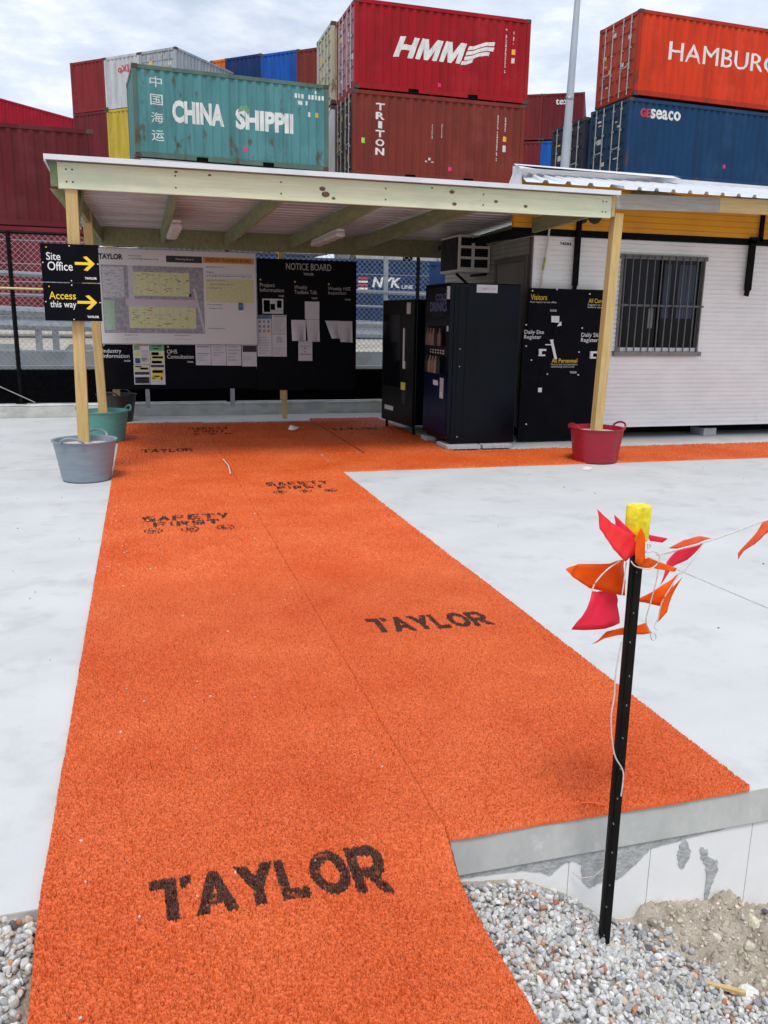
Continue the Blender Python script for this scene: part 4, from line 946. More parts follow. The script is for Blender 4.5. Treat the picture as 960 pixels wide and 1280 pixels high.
for k in range(40):
    u=random.uniform(.235,.55);v=random.uniform(.25,.46); R_(mb,u,u+random.uniform(.01,.03),v,v+.006,random.choice(['inkd','pg','pr']),.003)
    u=random.uniform(.19,.58);v=random.uniform(.61,.81); R_(mb,u,u+random.uniform(.01,.03),v,v+.006,random.choice(['inkd','pg','pr']),.003)
    u=random.uniform(.04,.14);v=random.uniform(.2,.5); R_(mb,u,u+random.uniform(.01,.03),v,v+.006,'inkd',.003)
R_(mb,.565,.58,.455,.485,'inkk',.003)
q=[(.59*W_,.60*H_),(.605*W_,.60*H_),(.665*W_,.13*H_),(.65*W_,.13*H_)]; mb.add([(a,-.003,b) for a,b in q],[(0,1,2,3)],'mapl')
mb.build('map_print',pb)
mb=MB(); R_(mb,.43,.655,.055,.125,'inkk',.001); mb.build('heading_bar',pb); mb=MB(); R_(mb,.66,.99,.055,.12,'po',.001); mb.build('heading_bar',pb); mb=MB(); R_(mb,.675,.985,.285,.54,'ply',.001); mb.build('note_panel',pb); mb=MB()
for (u,v,l_) in ((.68,.155,.02),(.70,.155,.10),(.68,.21,.05),(.68,.25,.29),(.685,.30,.12),(.70,.34,.15),(.685,.38,.09),(.68,.56,.10),(.69,.60,.09),(.68,.82,.11),(.15,.90,.08),(.46,.90,.10),(.2,.065,.08),(.2,.095,.185)):
    u_=u
    while u_<u+l_: w1=random.uniform(.006,.02); R_(mb,u_,min(u_+w1,u+l_),v,v+random.uniform(.008,.014),'inkd',.002); u_+=w1+.004
for (u,v,l_) in ((.15,.94,.09),(.46,.94,.10),(.70,.228,.27)):
    u_=u
    while u_<u+l_: w1=random.uniform(.004,.014); vv=v+random.uniform(-.008,.008); R_(mb,u_,u_+w1,vv,vv+.012,'inkl',.002); u_+=w1+.006
mb.build('handwriting',pb)
def TW(s,u0,u1,v0,v1,m,bold=.02):
    mb=MB(); text_plane_y(mb,s,u0*W_,u1*W_,(1-v1)*H_,(1-v0)*H_,-.003,m,bold); mb.build('lettering',pb)
TW('TAYLOR',.02,.165,.055,.115,'inkk',.045); TW('Planning Schedule' if 0 else 'Planning Board',.49,.60,.078,.105,'ldim',.01); TW('PRESTART PLANNING BOARD',.68,.97,.068,.105,'pr',.03)
mb=MB(); mb.box(-.032,.032,-.028,0,-.05,.05,'pb'); o=mb.build('whiteboard_eraser',bevel=.008,loc=(-.545+.895*W_,YB-.034,1.10+.42*H_)); tag(o,'small blue eraser stuck on the planning board','eraser')
# papers
def poster(px0,px1,py0,py1,label,blocks,base='paper',skew=None,dy=.004,Y=YB,curl=0):
    x0,x1,z0,z1=pxrect(px0,px1,py0,py1,Y); w_=x1-x0;h=z1-z0; mb=MB()
    if skew is None: mb.box(0,w_,-.0015,0,0,h,base)
    else:
        # curled sheet: outline in unit coords, bent outwards
        n=6; vs=[];bl,br,tr,tl=skew
        for i in range(n+1):
            for j in range(n+1):
                u=i/n;v=j/n
                px_=(bl[0]*(1-u)+br[0]*u)*(1-v)+(tl[0]*(1-u)+tr[0]*u)*v; pz_=(bl[1]*(1-u)+br[1]*u)*(1-v)+(tl[1]*(1-u)+tr[1]*u)*v
                vs.append((px_*w_,-.004-curl*(1-v)**1.5*(.3+.7*abs(math.sin(3.2*u+.4))),pz_*h))
        mb.add(vs,[(i*(n+1)+j,(i+1)*(n+1)+j,(i+1)*(n+1)+j+1,i*(n+1)+j+1) for i in range(n) for j in range(n)],base)
    for (u0,u1,v0,v1,m_) in blocks: mb.box(u0*w_,u1*w_,-.003,-.0016,(1-v1)*h,(1-v0)*h,m_)
    o=mb.build('poster' if base!='paper' or len(blocks)>6 else 'paper_sheet',loc=(x0,Y-dy,z0)); return tag(o,label,'poster' if len(blocks)>6 else 'paper','papers pinned to the boards')
def lines(n,v0=.1,v1=.9,m='inkl',u0=.1,u1=.88):
    out=[]
    for k in range(n):
        v=v0+(v1-v0)*k/n; out.append((u0,random.uniform(.55,1)*u1,v,v+.45*(v1-v0)/n,m))
    return out
poster(166.5,187,429.5,455.5,'pale blue and yellow leaflet beside Industry Information',[(.05,.95,.03,.12,'po'),(.05,.4,.12,.3,'pg'),(.08,.5,.35,.65,'ply'),(.5,.92,.3,.85,'mapl'),(.1,.4,.7,.95,'pb')]+lines(5,.7,.95))
poster(187.5,205.5,430,455.5,'green and yellow leaflet, upper right in the group of four',[(.0,1,.0,.33,'pg'),(.0,1,.36,.95,'ply'),(.1,.6,.40,.55,'py'),(.15,.9,.6,.7,'inkd'),(.1,.8,.82,.95,'po'),(.2,.8,.08,.12,'paper'),(.2,.6,.2,.25,'paper')])
poster(167.5,187.5,456,480.5,'yellow and black leaflet, lower left in the group of four',[(.03,.97,.02,.28,'ply'),(.1,.5,.06,.12,'inkd'),(.4,.9,.14,.24,'py'),(.05,.97,.36,.50,'inkk'),(.05,.95,.62,.95,'inkk'),(.2,.8,.68,.72,'paper'),(.2,.8,.8,.84,'paper')])
poster(188,206.5,455.5,480.8,'bright yellow leaflet, lower right in the group of four',[(.05,.95,.02,.14,'inkk'),(.08,.92,.2,.75,'py'),(.15,.85,.28,.42,'inkk'),(.25,.6,.55,.62,'inkd'),(.08,.6,.80,.86,'ply'),(.7,.8,.6,.8,'inkd'),(.1,.3,.65,.7,'inkd')])
poster(244.5,263.5,430.5,456.5,'white sheet with dark bands right of OHS Consultation',[(.08,.92,.08,.14,'inkd'),(.05,.95,.42,.46,'inkd')]+lines(3,.5,.85))
poster(264,282.5,430.8,456.8,'faint printed sheet, second in the OHS row',lines(4,.1,.6))
poster(283,301.5,431,457,'faint grid sheet, third in the OHS row',lines(5,.06,.85))
poster(302.5,320.8,431.5,458,'sheet with a black header at the end of the OHS row',[(.05,.98,.02,.32,'inkk')]+lines(4,.5,.7))
poster(328,354,373.5,392,'small blue grey photograph under Project Information',[(.04,.96,.05,.95,'mapl'),(.06,.36,.1,.9,'inkl'),(.38,.6,.35,.75,'inkd'),(.7,.92,.1,.6,'inkl')])
blk=[(.0,1,.0,.1,'pb')]
for r_ in range(3):
    for c_ in range(3): blk.append((.1+.3*c_,.28+.3*c_,.13+.11*r_,.20+.11*r_,'po' if (r_==2 and c_>0) else 'inkd'))
poster(321.5,339.5,393.5,445.5,'tall sheet with rows of small pictures, left under the photograph',blk+lines(7,.53,.97))
poster(340,358.2,393.8,445.7,'tall text sheet, right under the photograph',[(.1,.9,.02,.05,'inkd'),(.05,.95,.44,.455,'inkd'),(.05,.95,.79,.80,'inkd'),(.3,.7,.52,.66,'inkl')]+lines(7,.08,.42)+lines(3,.83,.97))
poster(381,399,377,399,'top white sheet under Weekly Toolbox Talk',[],dy=.006)
poster(382.5,399,399.3,427,'lower white sheet under Weekly Toolbox Talk',[(.02,.98,.0,.03,'inkd')],skew=((.1,0),(1.0,.0),(1,1),(0,1)),curl=.05)
poster(364,382,400,426,'curled white sheet sticking out left under Weekly Toolbox Talk',[],skew=((0,0),(.95,.03),(1,1),(0,1)),curl=.10,dy=.012)
poster(372.8,390.2,426,451,'white sheet with black lines, lowest under Weekly Toolbox Talk',[(.1,.9,.26,.29,'inkd'),(.38,.55,.34,.42,'inkd'),(.4,.52,.5,.58,'inkd'),(.08,.92,.64,.70,'inkd')],dy=.008)
poster(406.4,424.7,401,423,'curled sheet with a folded corner, left under Weekly HSE Inspection',[],skew=((.4,.0),(1,.0),(1,1),(0,1)),curl=.08)
poster(424.7,440,401.4,428,'creased sheet, right under Weekly HSE Inspection',[],skew=((0,.03),(1,0),(1,1),(0,1)),curl=.06)
# =================================================================== CABIN
cb=thing('site_cabin','white ribbed site cabin with a barred window and yellow fascia','site cabin',(0,0,0))
YC=9.6; X0=4.63
def ribbed(mb,fn,a0,a1,z0,z1,m,pitch=.058,d=.013):
    n=int((z1-z0)/pitch)+1; pr=[]
    for i in range(n):
        z=z0+i*pitch
        for dz,dd in ((0,0),(pitch-.017,0),(pitch-.012,d),(pitch-.004,d)):
            if z+dz<z1: pr.append((z+dz,dd))
    pr.append((z1,0)); k=len(pr); vs=[fn(a,z,dd) for a in (a0,a1) for z,dd in pr]; mb.add(vs,[(i,i+1,k+i+1,k+i) for i in range(k-1)],m)
wq=[PY(783,321,YC),PY(883,327,YC),PY(868,438,YC),PY(764,432,YC)]
wx0=(wq[0][0]+wq[3][0])/2;wx1=(wq[1][0]+wq[2][0])/2;wz0=(wq[2][2]+wq[3][2])/2;wz1=(wq[0][2]+wq[1][2])/2
mb=MB()
F_=lambda a,z,dd:(a,YC+dd,z)
ribbed(mb,F_,X0+.06,wx0,.15,2.50,'cabw'); ribbed(mb,F_,wx1,13.5,.15,2.50,'cabw')
ribbed(mb,F_,wx0,wx1,.15,.15+.058*int((wz0-.15)/.058),'cabw'); ribbed(mb,F_,wx0,wx1,.15+.058*math.ceil((wz1-.15)/.058),2.50,'cabw')
mb.box(wx0,wx1,YC+.004,YC+.012,.15+.058*int((wz0-.15)/.058)-.02,wz0,'cabw'); mb.box(wx0,wx1,YC+.004,YC+.012,wz1,.15+.058*math.ceil((wz1-.15)/.058)+.02,'cabw')
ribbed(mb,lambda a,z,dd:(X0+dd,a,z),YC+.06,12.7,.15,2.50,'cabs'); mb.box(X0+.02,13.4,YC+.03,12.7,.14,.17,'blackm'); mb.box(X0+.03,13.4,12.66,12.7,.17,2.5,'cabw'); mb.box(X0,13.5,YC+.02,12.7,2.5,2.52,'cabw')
mb.build('wall',cb)
mb=MB(); mb.box(X0-.004,X0+.06,YC-.004,YC+.06,.15,2.50,'cabw'); mb.build('corner_post',cb,bevel=.004)
mb=MB(); ribbed(mb,lambda a,z,dd:(a,YC-.03+dd,z),X0-.3,13.5,2.585,3.15,'caby',.07,.008); mb.box(X0-.3,13.5,YC+.0,YC+.02,2.585,3.14,'caby'); mb.build('fascia',cb)
mb=MB(); text_plane_y(mb,'nco',4.93,5.52,2.66,2.96,YC-.034,'inkk',.05); mb.build('lettering',cb)
mb=MB(); mb.box(X0-.3,13.5,YC-.035,YC+.0,2.505,2.583,'blackm'); mb.build('trim_strip',cb)
mb=MB(); mb.box(X0-.3,X0,YC+.0,12.6,2.505,2.56,'blackm'); mb.build('eave_trim',cb)
for px,xx in ((0,5.19),(1,7.72)):
    mb=MB()
    if xx<6: mb.box(xx-.03,xx+.03,YC-.07,YC-.037,1.93,2.72,'blackm'); mb.box(xx-.02,xx+.02,YC-.037,YC-.0,1.93,2.50,'blackm'); mb.bar((xx,YC-.06,1.96),(xx-.02,YC-.06,1.86),.045,.03,'blackm',(0,1,0))
    else: mb.box(xx-.045,xx+.045,YC-.07,YC-.037,1.93,2.56,'blackm'); mb.box(xx+.09,xx+.14,YC-.07,YC-.037,2.55,2.95,'blackm'); mb.box(xx-.045,xx+.14,YC-.07,YC-.037,2.53,2.60,'blackm'); mb.bar((xx,YC-.06,1.96),(xx-.02,YC-.06,1.86),.06,.03,'blackm',(0,1,0))
    mb.build('awning_bracket',cb)
# window
wd=MB(); wd.box(wx0-.03,wx1+.03,YC-.03,YC+.03,wz1-.01,wz1+.045,'sill'); wd.box(wx0-.04,wx1+.04,YC-.06,YC+.03,wz0-.10,wz0-.045,'sill'); wd.box(wx0-.008,wx0+.02,YC-.02,YC+.03,wz0-.045,wz1-.01,'sill'); wd.box(wx1-.02,wx1+.008,YC-.02,YC+.03,wz0-.045,wz1-.01,'sill')
wo=wd.build('window',cb)
mb=MB(); mb.box(wx0+.03,wx1-.03,YC+.028,YC+.034,wz0-.04,wz1,'glass'); mb.build('pane',wo)
mb=MB(); mb.box(wx0+.03,wx1-.03,YC-.015,YC+.025,wz0-.043,wz0+.005,'white'); xm=(wx0+wx1)/2; mb.box(xm-.02,xm+.02,YC+.0,YC+.026,wz0,wz1-.012,'blackm'); mb.build('frame',wo)
mb=MB()
for (a,b) in ((.50,.62),(.72,.92)):
    a=wx0+(wx1-wx0)*a;b=wx0+(wx1-wx0)*b; k=6
    for i in range(k): mb.box(a+(b-a)*i/k,a+(b-a)*(i+.85)/k,YC+.0255,YC+.0275,wz0+.38,wz1-.06,'curtain')
a=wx0+(wx1-wx0)*.38; mb.box(a,a+.07,YC+.0255,YC+.0275,wz0+.25,wz0+.5,'sill'); mb.build('blind',wo)
nb_=12
for i in range(nb_):
    xx=wx0+.03+(wx1-wx0-.06)*i/(nb_-1); mb=MB(); mb.box(xx-.007,xx+.007,YC-.055,YC-.041,wz0-.05,wz1+.03,'bar'); mb.build('bar',wo)
mb=MB(); zz=wz0+.48*(wz1-wz0); mb.box(wx0-.02,wx1+.02,YC-.041,YC-.030,zz-.012,zz+.012,'bar'); mb.box(wx0-.02,wx1+.02,YC-.041,YC-.030,wz1+.005,wz1+.03,'bar'); mb.build('cross_bar',wo)
# door on the left wall
d_=MB(); d_.box(X0-.045,X0-.004,9.70,9.76,.15,2.22,'cabb'); d_.box(X0-.045,X0-.004,10.62,10.68,.15,2.22,'cabb'); d_.box(X0-.045,X0-.004,9.70,10.68,2.22,2.28,'cabb'); do=d_.build('door',cb)
mb=MB(); mb.box(X0-.03,X0-.006,9.762,10.618,.16,2.218,'cabd'); mb.build('door_leaf',do,bevel=.004); mb=MB(); mb.box(X0-.07,X0-.03,9.84,9.96,1.05,1.09,'rod'); mb.build('handle',do)
mb=MB(); mb.box(X0-.02,X0-.003,10.70,12.6,.2,2.45,'cabb') if 0 else mb.box(X0-.02,X0-.003,9.61,9.69,.16,2.49,'cabb'); mb.build('corner_trim',cb)
for x_ in (4.8,7.45,10.0): mb=MB(); mb.box(x_-.1,x_+.1,YC+.05,YC+.35,0.003,.10,'paver'); mb.box(x_-.06,x_+.06,YC+.08,YC+.25,.10,.145,'blackm'); mb.build('support_block',cb)
mb=MB(); mb.box(X0+.1,13.4,YC+.5,YC+.52,.003,.15,'blackm'); mb.build('underfloor_dark_sheet',cb)  # black sheet added to stand for the shade in the gap under the cabin
mb=MB(); text_plane_y(mb,'74584',5.02-.05,5.19-.06,2.405,2.44,YC-.003,'inkk',.03); mb.build('lettering',cb)
# cable on cabin
mb=MB(); q=[(4.80,YC-.05,2.62),(4.79,YC-.03,2.40),(4.765,YC-.04,2.25),(4.75,YC-.03,2.1),(4.735,YC-.03,1.85)]; mb.tube([q[0],q[1],q[2]],.012,'acw',6); mb.tube([q[2],q[3]],.013,'cabley',6); mb.tube([q[3],q[4]],.011,'acw',6); tag(mb.build('power_cable'),'grey cable with a yellow green length hanging at the cabin corner','cable')
# aircon
ac=thing('air_conditioner','grey beige window air conditioner jutting from the cabin side wall','air conditioner',(4.14,10.9,2.13))
mb=MB(); mb.box(.015,.48,.012,.72,0,.48,'acw'); mb.build('casing',ac,bevel=.006)
mb=MB()
for k in range(14): mb.box(.004,.0075,.05+.046*k,.056+.046*k,.03,.45,'bar')
mb.box(.008,.0148,.03,.69,.03,.45,'blackm'); mb.build('side_grille',ac)
mb=MB()
for (a,b) in ((.05,.20),(.25,.44)):
    for k in range(3): mb.box(a,b,.004,.0118,.06+.14*k,.165+.14*k,'blackm'); [mb.box(a,b,.001,.0035,.085+.14*k+.03*j,.087+.14*k+.03*j,'bar') for j in range(3)]
mb.build('front_grille',ac)
mb=MB(); mb.bar((.45,.1,-.02),(.45,.6,-.02),.04,.03,'blackm'); mb.bar((.10,.3,-.01),(.47,.3,-.30),.025,.03,'blackm'); mb.build('bracket',ac)
# =================================================================== REGISTER BOARD
YR=9.48
rb=thing('register_board','black sign-in board with Visitors and Daily Site Register, leaning at the cabin','notice board',(0,YR,0))
a=PY(660,360,YR);bq=PY(645,554,YR)
rx0=4.515;rx1=5.56
mb=MB(); mb.box(rx0+.03,rx1,0,.03,1.36,1.885,'black'); mb.box(rx0-.03,rx1,-.012,.03,.02,1.358,'black'); mb.build('panel',rb,bevel=.002)
def TR(s,px0,px1,py0,py1,m,b=.0): return T(rb,s,px0,px1,py0,py1,m,b,-.016,YR)
TR('Visitors',663,683,368,375,'yellow'); TR('Must report to site office',662,695,376.5,379.3,'letter'); TR('TAYLOR',686.7,695,387,389.5,'letter',.03)
TR('All Contractors',735,768,373.5,379,'yellow'); TR('Report to site office\nbefore commencing',734,766,380,386,'letter')
TR('Daily Site\nRegister',654.6,679,412.5,425,'white',.004); TR('Daily Site\nRegister',725.6,750,416,429,'white',.004)
TR('All Personnel',689,720.8,448,453.4,'yellow'); TR('Must be fully inducted before\ncommencing work on site',688,720.8,454.3,460,'letter'); TR('TAYLOR',711.5,720,464,466.7,'letter',.03)
mb=MB()
for px,py in ((665,363.5),(657,406),(736.5,367.5),(727,410),(695.5,361.8),(683.5,467.5),(722,468.5),(657,432.5),(723,440),(657,530),(663.5,450)): q=PY(px,py,YR); mb.box(q[0]-.008,q[0]+.008,-.018,-.0125,q[2]-.008,q[2]+.008,'white')
mb.build('screw',rb)
def clipobj(px0,px1,py0,py1,label,kind):
    x0,x1,z0,z1=pxrect(px0,px1,py0,py1,YR); mb=MB(); w_=x1-x0;h=z1-z0
    if kind=='c': mb.box(0,w_,-.02,0,h*.72,h,'white'); mb.box(0,w_*.9,-.02,0,0,h*.22,'white'); mb.box(0,w_*.35,-.03,0,h*.22,h*.72,'white')
    elif kind=='p': mb.add([(0,-.01,h*.4),(w_*.75,-.03,h*.35),(w_*.8,-.01,h),(0,0,h),(w_*.45,-.05,0),(w_,-.03,.1*h),(w_,-.02,h*.5)],[(0,1,2,3),(1,4,5,6)],'white')
    elif kind=='s': mb.bar((.2*w_,-.01,h),(w_*.9,-.02,0),.035,.004,'white',(0,1,0)); mb.bar((-w_*.6,-.01,h*.74),(w_*.35,-.01,h*.74),.012,.006,'white',(0,1,0)); mb.box(0,w_*.5,-.012,0,h*.94,h,'white')
    else: mb.box(0,w_,-.012,0,0,h,'white')
    o=mb.build({'c':'roll_holder','p':'crumpled_paper','s':'paper_strip','t':'paper_tag'}[kind],loc=(x0,YR-.0165,z0)); tag(o,label,{'c':'holder','p':'paper','s':'paper','t':'tag'}[kind])
clipobj(672,681,436,445,'white clip under the left Daily Site Register heading','c'); clipobj(736,744.5,439,448,'white clip under the right Daily Site Register heading','c')
clipobj(688,700,395,408,'crumpled white paper hanging below Visitors','p'); clipobj(685.5,694.6,424.5,448.6,'slanting white strip hanging in the middle of the sign-in board','s'); clipobj(671.5,676,484.5,490,'tiny white tag low on the sign-in board','t')
mb=MB()
for (a0,a1) in (((683,445),(672,484)),((694,408),(697,424)),((695,408),(684,467))):
    p=PY(*a0,YR-.03);q=PY(*a1,YR-.02); mb.tube([p,(p+q)/2,q],.0025,'blackp',4)
tag(mb.build('hanging_string'),'thin dark strings dangling on the sign-in board','string')
# =================================================================== VENDING MACHINES
VX,VY,VZ=3.39,9.10,.065
v=thing('vending_machine','black cold drinks machine standing on grey paver blocks','vending machine',(VX,VY,VZ))
vw,vd,vh=.88,.87,1.84
mb=MB(); mb.box(.05,vd,0,vw,0,vh,'vend'); mb.build('cabinet',v,bevel=.012)
mb=MB(); mb.box(0,.048,.0,vw,.06,vh,'vend'); fd=mb.build('front_door',v,bevel=.008)
def VXp(px,py): q=PX(px,py,VX); return (q[1]-VY,q[2]-VZ)
def vface(mb,px0,px1,py0,py1,m,d0=-.004,d1=-.0005):
    a=VXp(px0,(py0+py1)/2);b=VXp(px1,(py0+py1)/2);c=VXp((px0+px1)/2,py0);e=VXp((px0+px1)/2,py1)
    y0=max(.03,min(a[0],b[0]));y1=min(vw-.03,max(a[0],b[0])); mb.box(d0,d1,y0,y1,e[1],c[1],m); return y0,y1,e[1],c[1]
mb=MB(); mb.box(-.003,-.0005,.03,.85,.10,.80,'vblue'); mb.build('lower_panel',fd)
mb=MB(); mb.box(-.003,-.0005,.16,.82,1.46,1.80,'blackp'); mb.build('sign_panel',fd)
for s_,r in (('COLD',(545,560,367,376)),('DRINKS',(538,559,377,389.5))):
    a=VXp(r[0],(r[2]+r[3])/2);b=VXp(r[1],(r[2]+r[3])/2);c=VXp((r[0]+r[1])/2,r[2]);e=VXp((r[0]+r[1])/2,r[3])
    mb=MB(); text_to(mb,s_,lambda uu,vv:(-.005,a[0]+(b[0]-a[0])*uu,e[1]+(c[1]-e[1])*vv),'vtext',.03); mb.build('lettering',fd)
for (z0,z1,ms) in ((1.12,1.36,['redb','blackp','orangeb','orangeb','redb']),(.80,1.02,['blackp','amber','orangeb','amber','blackp'])):
    mb=MB(); mb.box(-.004,-.001,.17,.70,z0,z1,'blackm'); wn=mb.build('display_window',fd)
    for i,mm in enumerate(ms):
        yy=.22+.105*i; mb=MB(); mb.lathe([(0,z0+.01),(.032,z0+.01),(.034,z0+.13),(.014,z0+.18),(.014,z0+.21),(0,z0+.21)],mm,12,(-.038,yy,0)); mb.build('bottle',wn,smooth=True)
mb=MB()
for zz in (1.075,1.045):
    for i in range(6): mb.box(-.010,-.001,.16+.09*i,.185+.09*i,zz-.008,zz+.008,'lamp')
mb.build('button',fd)
mb=MB(); mb.box(-.006,-.001,.33,.50,.66,.72,'paper'); mb.build('label_plate',fd); mb=MB(); mb.box(-.006,-.001,.14,.26,.52,.76,'inkl'); mb.box(-.008,-.006,.17,.23,.54,.6,'paper'); mb.build('coin_panel',fd)
mb=MB(); mb.box(-.03,.0,.02,.05,1.66,1.80,'inkl'); mb.box(-.012,.0,.04,.07,1.30,1.36,'inkl'); mb.build('hinge',fd)
mb=MB(); x0,x1,z0,z1=pxrect(596,622,356,366,VY); mb.box(x0-VX,x1-VX,-.002,-.0003,z0-VZ,z1-VZ,'paper'); text_plane_y(mb,'COMPUTER',x0-VX+.015,x1-VX-.015,z0-VZ+.03,z1-VZ-.03,-.003,'inkl',.01); mb.build('sticker',v)
mb=MB(); mb.box(.10,.103,-.003,0,.02,1.8,'blackm'); mb.box(.20,.203,-.003,0,.02,1.8,'blackm')
for z_ in (.08,.9,1.1): mb.box(.13,.14,-.004,0,z_,z_+.01,'paper')
mb.build('side_seam',v)
for (x0,x1,lab) in ((-.02,.40,'grey paver block under the front left of the drinks machine'),(.425,.80,'grey paver block under the front right of the drinks machine')):
    mb=MB(); mb.box(VX+x0,VX+x1,8.99,9.38,.018,.063,'paver'); tag(mb.build('paver_block',bevel=.006),lab,'block','paver blocks under the drinks machine')
mb=MB(); mb.box(VX-.02,VX+.12,9.78,9.96,.002,.063,'paver'); tag(mb.build('paver_block',bevel=.006),'grey paver block under the back corner of the drinks machine','block','paver blocks under the drinks machine')
v2=thing('vending_machine','narrower black snack machine on short legs behind the drinks machine','vending machine',(3.33,10.25,0),math.radians(6))
mb=MB(); mb.box(.04,.8,0,1.05,.14,1.74,'vend'); mb.build('cabinet',v2,bevel=.012)
mb=MB(); mb.box(0,.038,0,1.05,.12,1.74,'blackp'); fd=mb.build('front_door',v2,bevel=.006)
mb=MB(); mb.box(-.003,-.0005,.42,1.0,.60,1.55,'glass'); mb.build('pane',fd)
mb=MB(); mb.box(-.012,-.001,.27,.30,.90,1.38,'paper'); mb.box(-.02,-.001,.24,.28,.86,.96,'white'); mb.build('handle_strip',fd)
mb=MB(); mb.box(-.006,-.001,.22,.36,.58,.68,'py'); mb.box(-.006,-.001,.62,.92,.27,.33,'paper'); mb.box(-.02,-.001,.10,.18,1.56,1.70,'lamp'); mb.box(-.006,-.001,.2,.32,.40,.56,'inkk'); mb.build('label_plate',fd)
for (a,b) in ((.06,.06),(.06,.99),(.74,.06),(.74,.99)): mb=MB(); mb.tube([(a,b,.013),(a,b,.14)],.02,'blackm',8); mb.build('leg',v2)
# =================================================================== PICKET AND BUNTING
pk=thing('star_picket','black steel star picket with a yellow cap, driven into the gravel','picket',(1.215,1.815,-.42))
ln=(1.045-.06)+.42; sec=[(-.017,-.012),(-.015,-.016),(0,-.006),(.015,-.016),(.017,-.012),(.003,.001),(.003,.018),(-.003,.018),(-.003,.001)]
lean=-.004
mb=MB(); n=len(sec); mb.add([(a,b,0) for a,b in sec]+[(a*1.0+lean,b,ln) for a,b in sec],[tuple(range(n))[::-1],tuple(range(n,2*n))]+[(i,(i+1)%n,(i+1)%n+n,i+n) for i in range(n)],'blackp'); mb.build('stake',pk)
mb=MB()
for k in range(13): zz=.17+k*.092+random.uniform(-.012,.012); xo=random.uniform(-.006,.003); mb.box(xo,xo+.0025,-.0125,-.0085,zz,zz+random.uniform(.003,.006),'galv')
mb.build('rivet_hole',pk)
mb=MB(); z0=ln-.035; mb.lathe([(.0,z0),(.028,z0),(.0305,z0+.006),(.0318,z0+.085),(.029,z0+.092),(.0,z0+.094)],'capy',28,(lean,0,0)); mb.build('cap',pk,smooth=True)
bt=thing('flag_bunting','pink and orange flag bunting tied in a tangle round the picket top','bunting',(1.21,1.82,.92))
def Bp(cx,cy,y=1.80): # crop coords of the zoomed study
    q=PY(660+cx/3.2,600+cy/3.2,y); return Vector((q[0]-1.21,q[1]-1.82,q[2]-.92))
def flagm(pts,m,y0,bend=.02):
    from mathutils.geometry import tessellate_polygon
    V=[Bp(a,b,y0) for a,b in pts]
    bm=bmesh.new(); vs=[bm.verts.new(p) for p in V]; f=bm.faces.new(vs); bmesh.ops.triangulate(bm,faces=[f]); bmesh.ops.subdivide_edges(bm,edges=bm.edges[:],cuts=4,use_grid_fill=True)
    ph=random.uniform(0,6)
    for v_ in bm.verts: v_.co.y+=bend*(math.sin(v_.co.x*38+v_.co.z*22+ph)*.6+.35*abs(math.sin(v_.co.x*70-v_.co.z*50+ph)))
    me=bpy.data.meshes.new('flag'); bm.to_mesh(me); bm.free(); me.materials.append(M[m]); o=bpy.data.objects.new('flag',me); COL.objects.link(o); o.parent=bt
    so_=o.modifiers.new('thick','SOLIDIFY'); so_.thickness=.0002; me.polygons.foreach_set('use_smooth',[True]*len(me.polygons)); return o
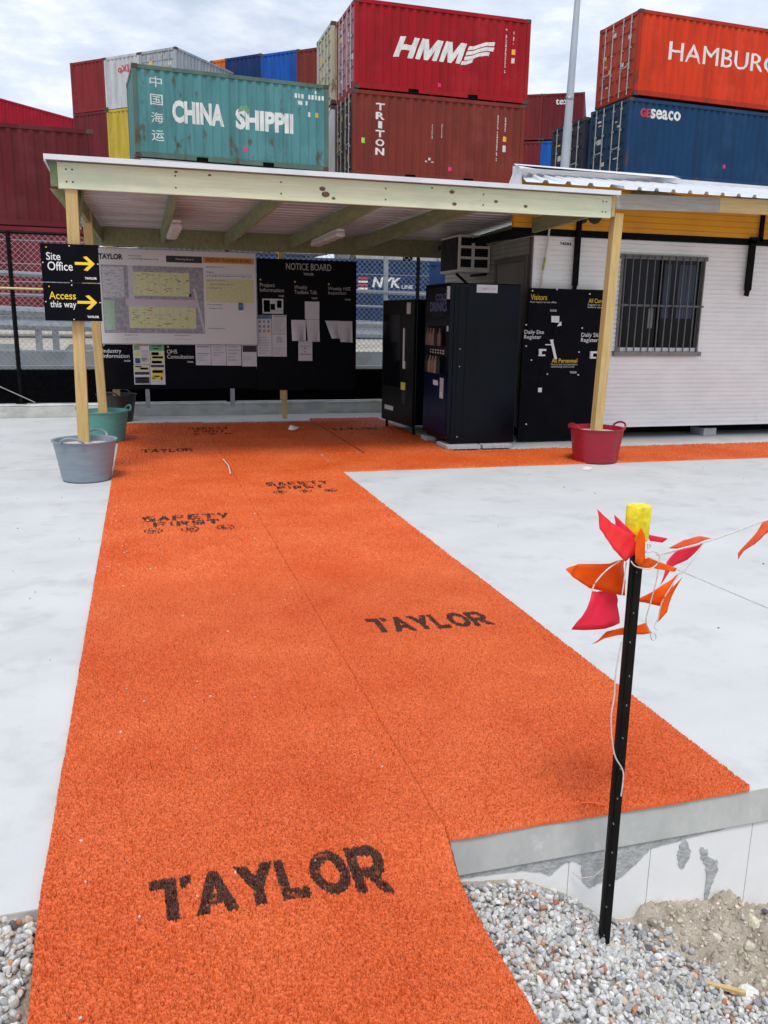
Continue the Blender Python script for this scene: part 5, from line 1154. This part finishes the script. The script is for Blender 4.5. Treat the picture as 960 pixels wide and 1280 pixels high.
FL=[([(158,362),(210,342),(395,322),(385,460),(258,440),(190,395)],'flago',1.845,.02),([(258,445),(365,460),(382,582),(185,608)],'flagp',1.85,.02),([(250,655),(320,610),(470,570),(495,612),(400,620),(310,635)],'flago',1.86,.01),
([(280,118),(345,175),(430,225),(445,300),(395,330),(345,280),(285,195)],'flagr',1.775,.015),([(350,140),(400,190),(432,222),(405,245),(355,190)],'flagp',1.79,.01),([(455,190),(472,225),(475,330),(455,350),(430,330),(440,225)],'flago',1.765,.008),
([(440,330),(480,310),(600,355),(590,368),(500,352),(450,352)],'flago',1.785,.01),([(480,218),(555,232),(535,250),(490,245)],'flagp',1.83,.008),([(440,490),(530,420),(615,380),(530,505)],'flago',1.86,.015),([(615,385),(560,530),(515,570),(530,500)],'flagr' if 0 else 'flago',1.84,.01),
([(700,250),(640,320),(590,350),(525,420),(560,330),(600,285)],'flagp',1.86,.012),([(740,235),(690,250),(600,275),(565,275),(620,238),(690,225)],'flags',1.84,.008),
([(935,170),(975,158),(1010,160),(960,205),(900,260),(870,285),(850,322),(845,295),(880,245)],'flags',1.84,.01),([(905,268),(935,215),(980,195),(925,240)],'flagp',1.85,.006)]
for f_ in FL: flagm(*f_)
def strm(pts,r=.0018,y0=1.80):
    V=[Bp(a,b,y0) for a,b in pts]; out=[]
    for i in range(len(V)-1):
        p0=V[max(i-1,0)];p1=V[i];p2=V[i+1];p3=V[min(i+2,len(V)-1)]
        for k in range(5):
            t_=k/5; out.append(.5*((2*p1)+(-p0+p2)*t_+(2*p0-5*p1+4*p2-p3)*t_**2+(-p0+3*p1-3*p2+p3)*t_**3))
    out.append(V[-1]); mb=MB(); mb.tube(out,r,'rope',6); mb.build('cord',bt,smooth=True)
strm([(515,300),(620,272),(740,238),(850,198),(960,158),(1100,108)],.0022,1.83)
strm([(480,275),(478,255),(490,262),(470,290),(500,285),(525,300),(520,330),(500,350),(470,355),(430,345),(412,325)],.0018,1.77)
strm([(370,322),(315,360),(270,410),(256,445)],.0018,1.80); strm([(393,330),(385,400),(376,462)],.0018,1.80)
strm([(522,350),(512,410),(490,490),(472,560),(485,600),(497,640),(512,630),(505,612),(488,618)],.0016,1.83)
strm([(615,360),(570,430),(535,490),(518,568)],.0016,1.83); strm([(700,255),(655,325),(612,378)],.0016,1.83)
strm([(545,295),(575,290),(620,270)],.0016,1.83); strm([(516,560),(505,590),(520,600)],.001,1.83)
def B3(cx,cy): return (cx,cy+ (820-600)*3.2)
strm([B3(375,-60),B3(352,60),B3(345,160),B3(332,260),B3(345,390),B3(378,455),B3(380,500),B3(372,560)],.0020,1.795)
mb=MB(); q=[PY(757,1060,1.99),PY(755,1085,1.96),PY(742,1096,1.97),PY(725,1098,2.0),PY(716,1090,2.01)]; mb.tube(q,.0022,'rope',6); tag(mb.build('cord_scrap'),'loose white cord end trailing down the slab face behind the picket','cord')
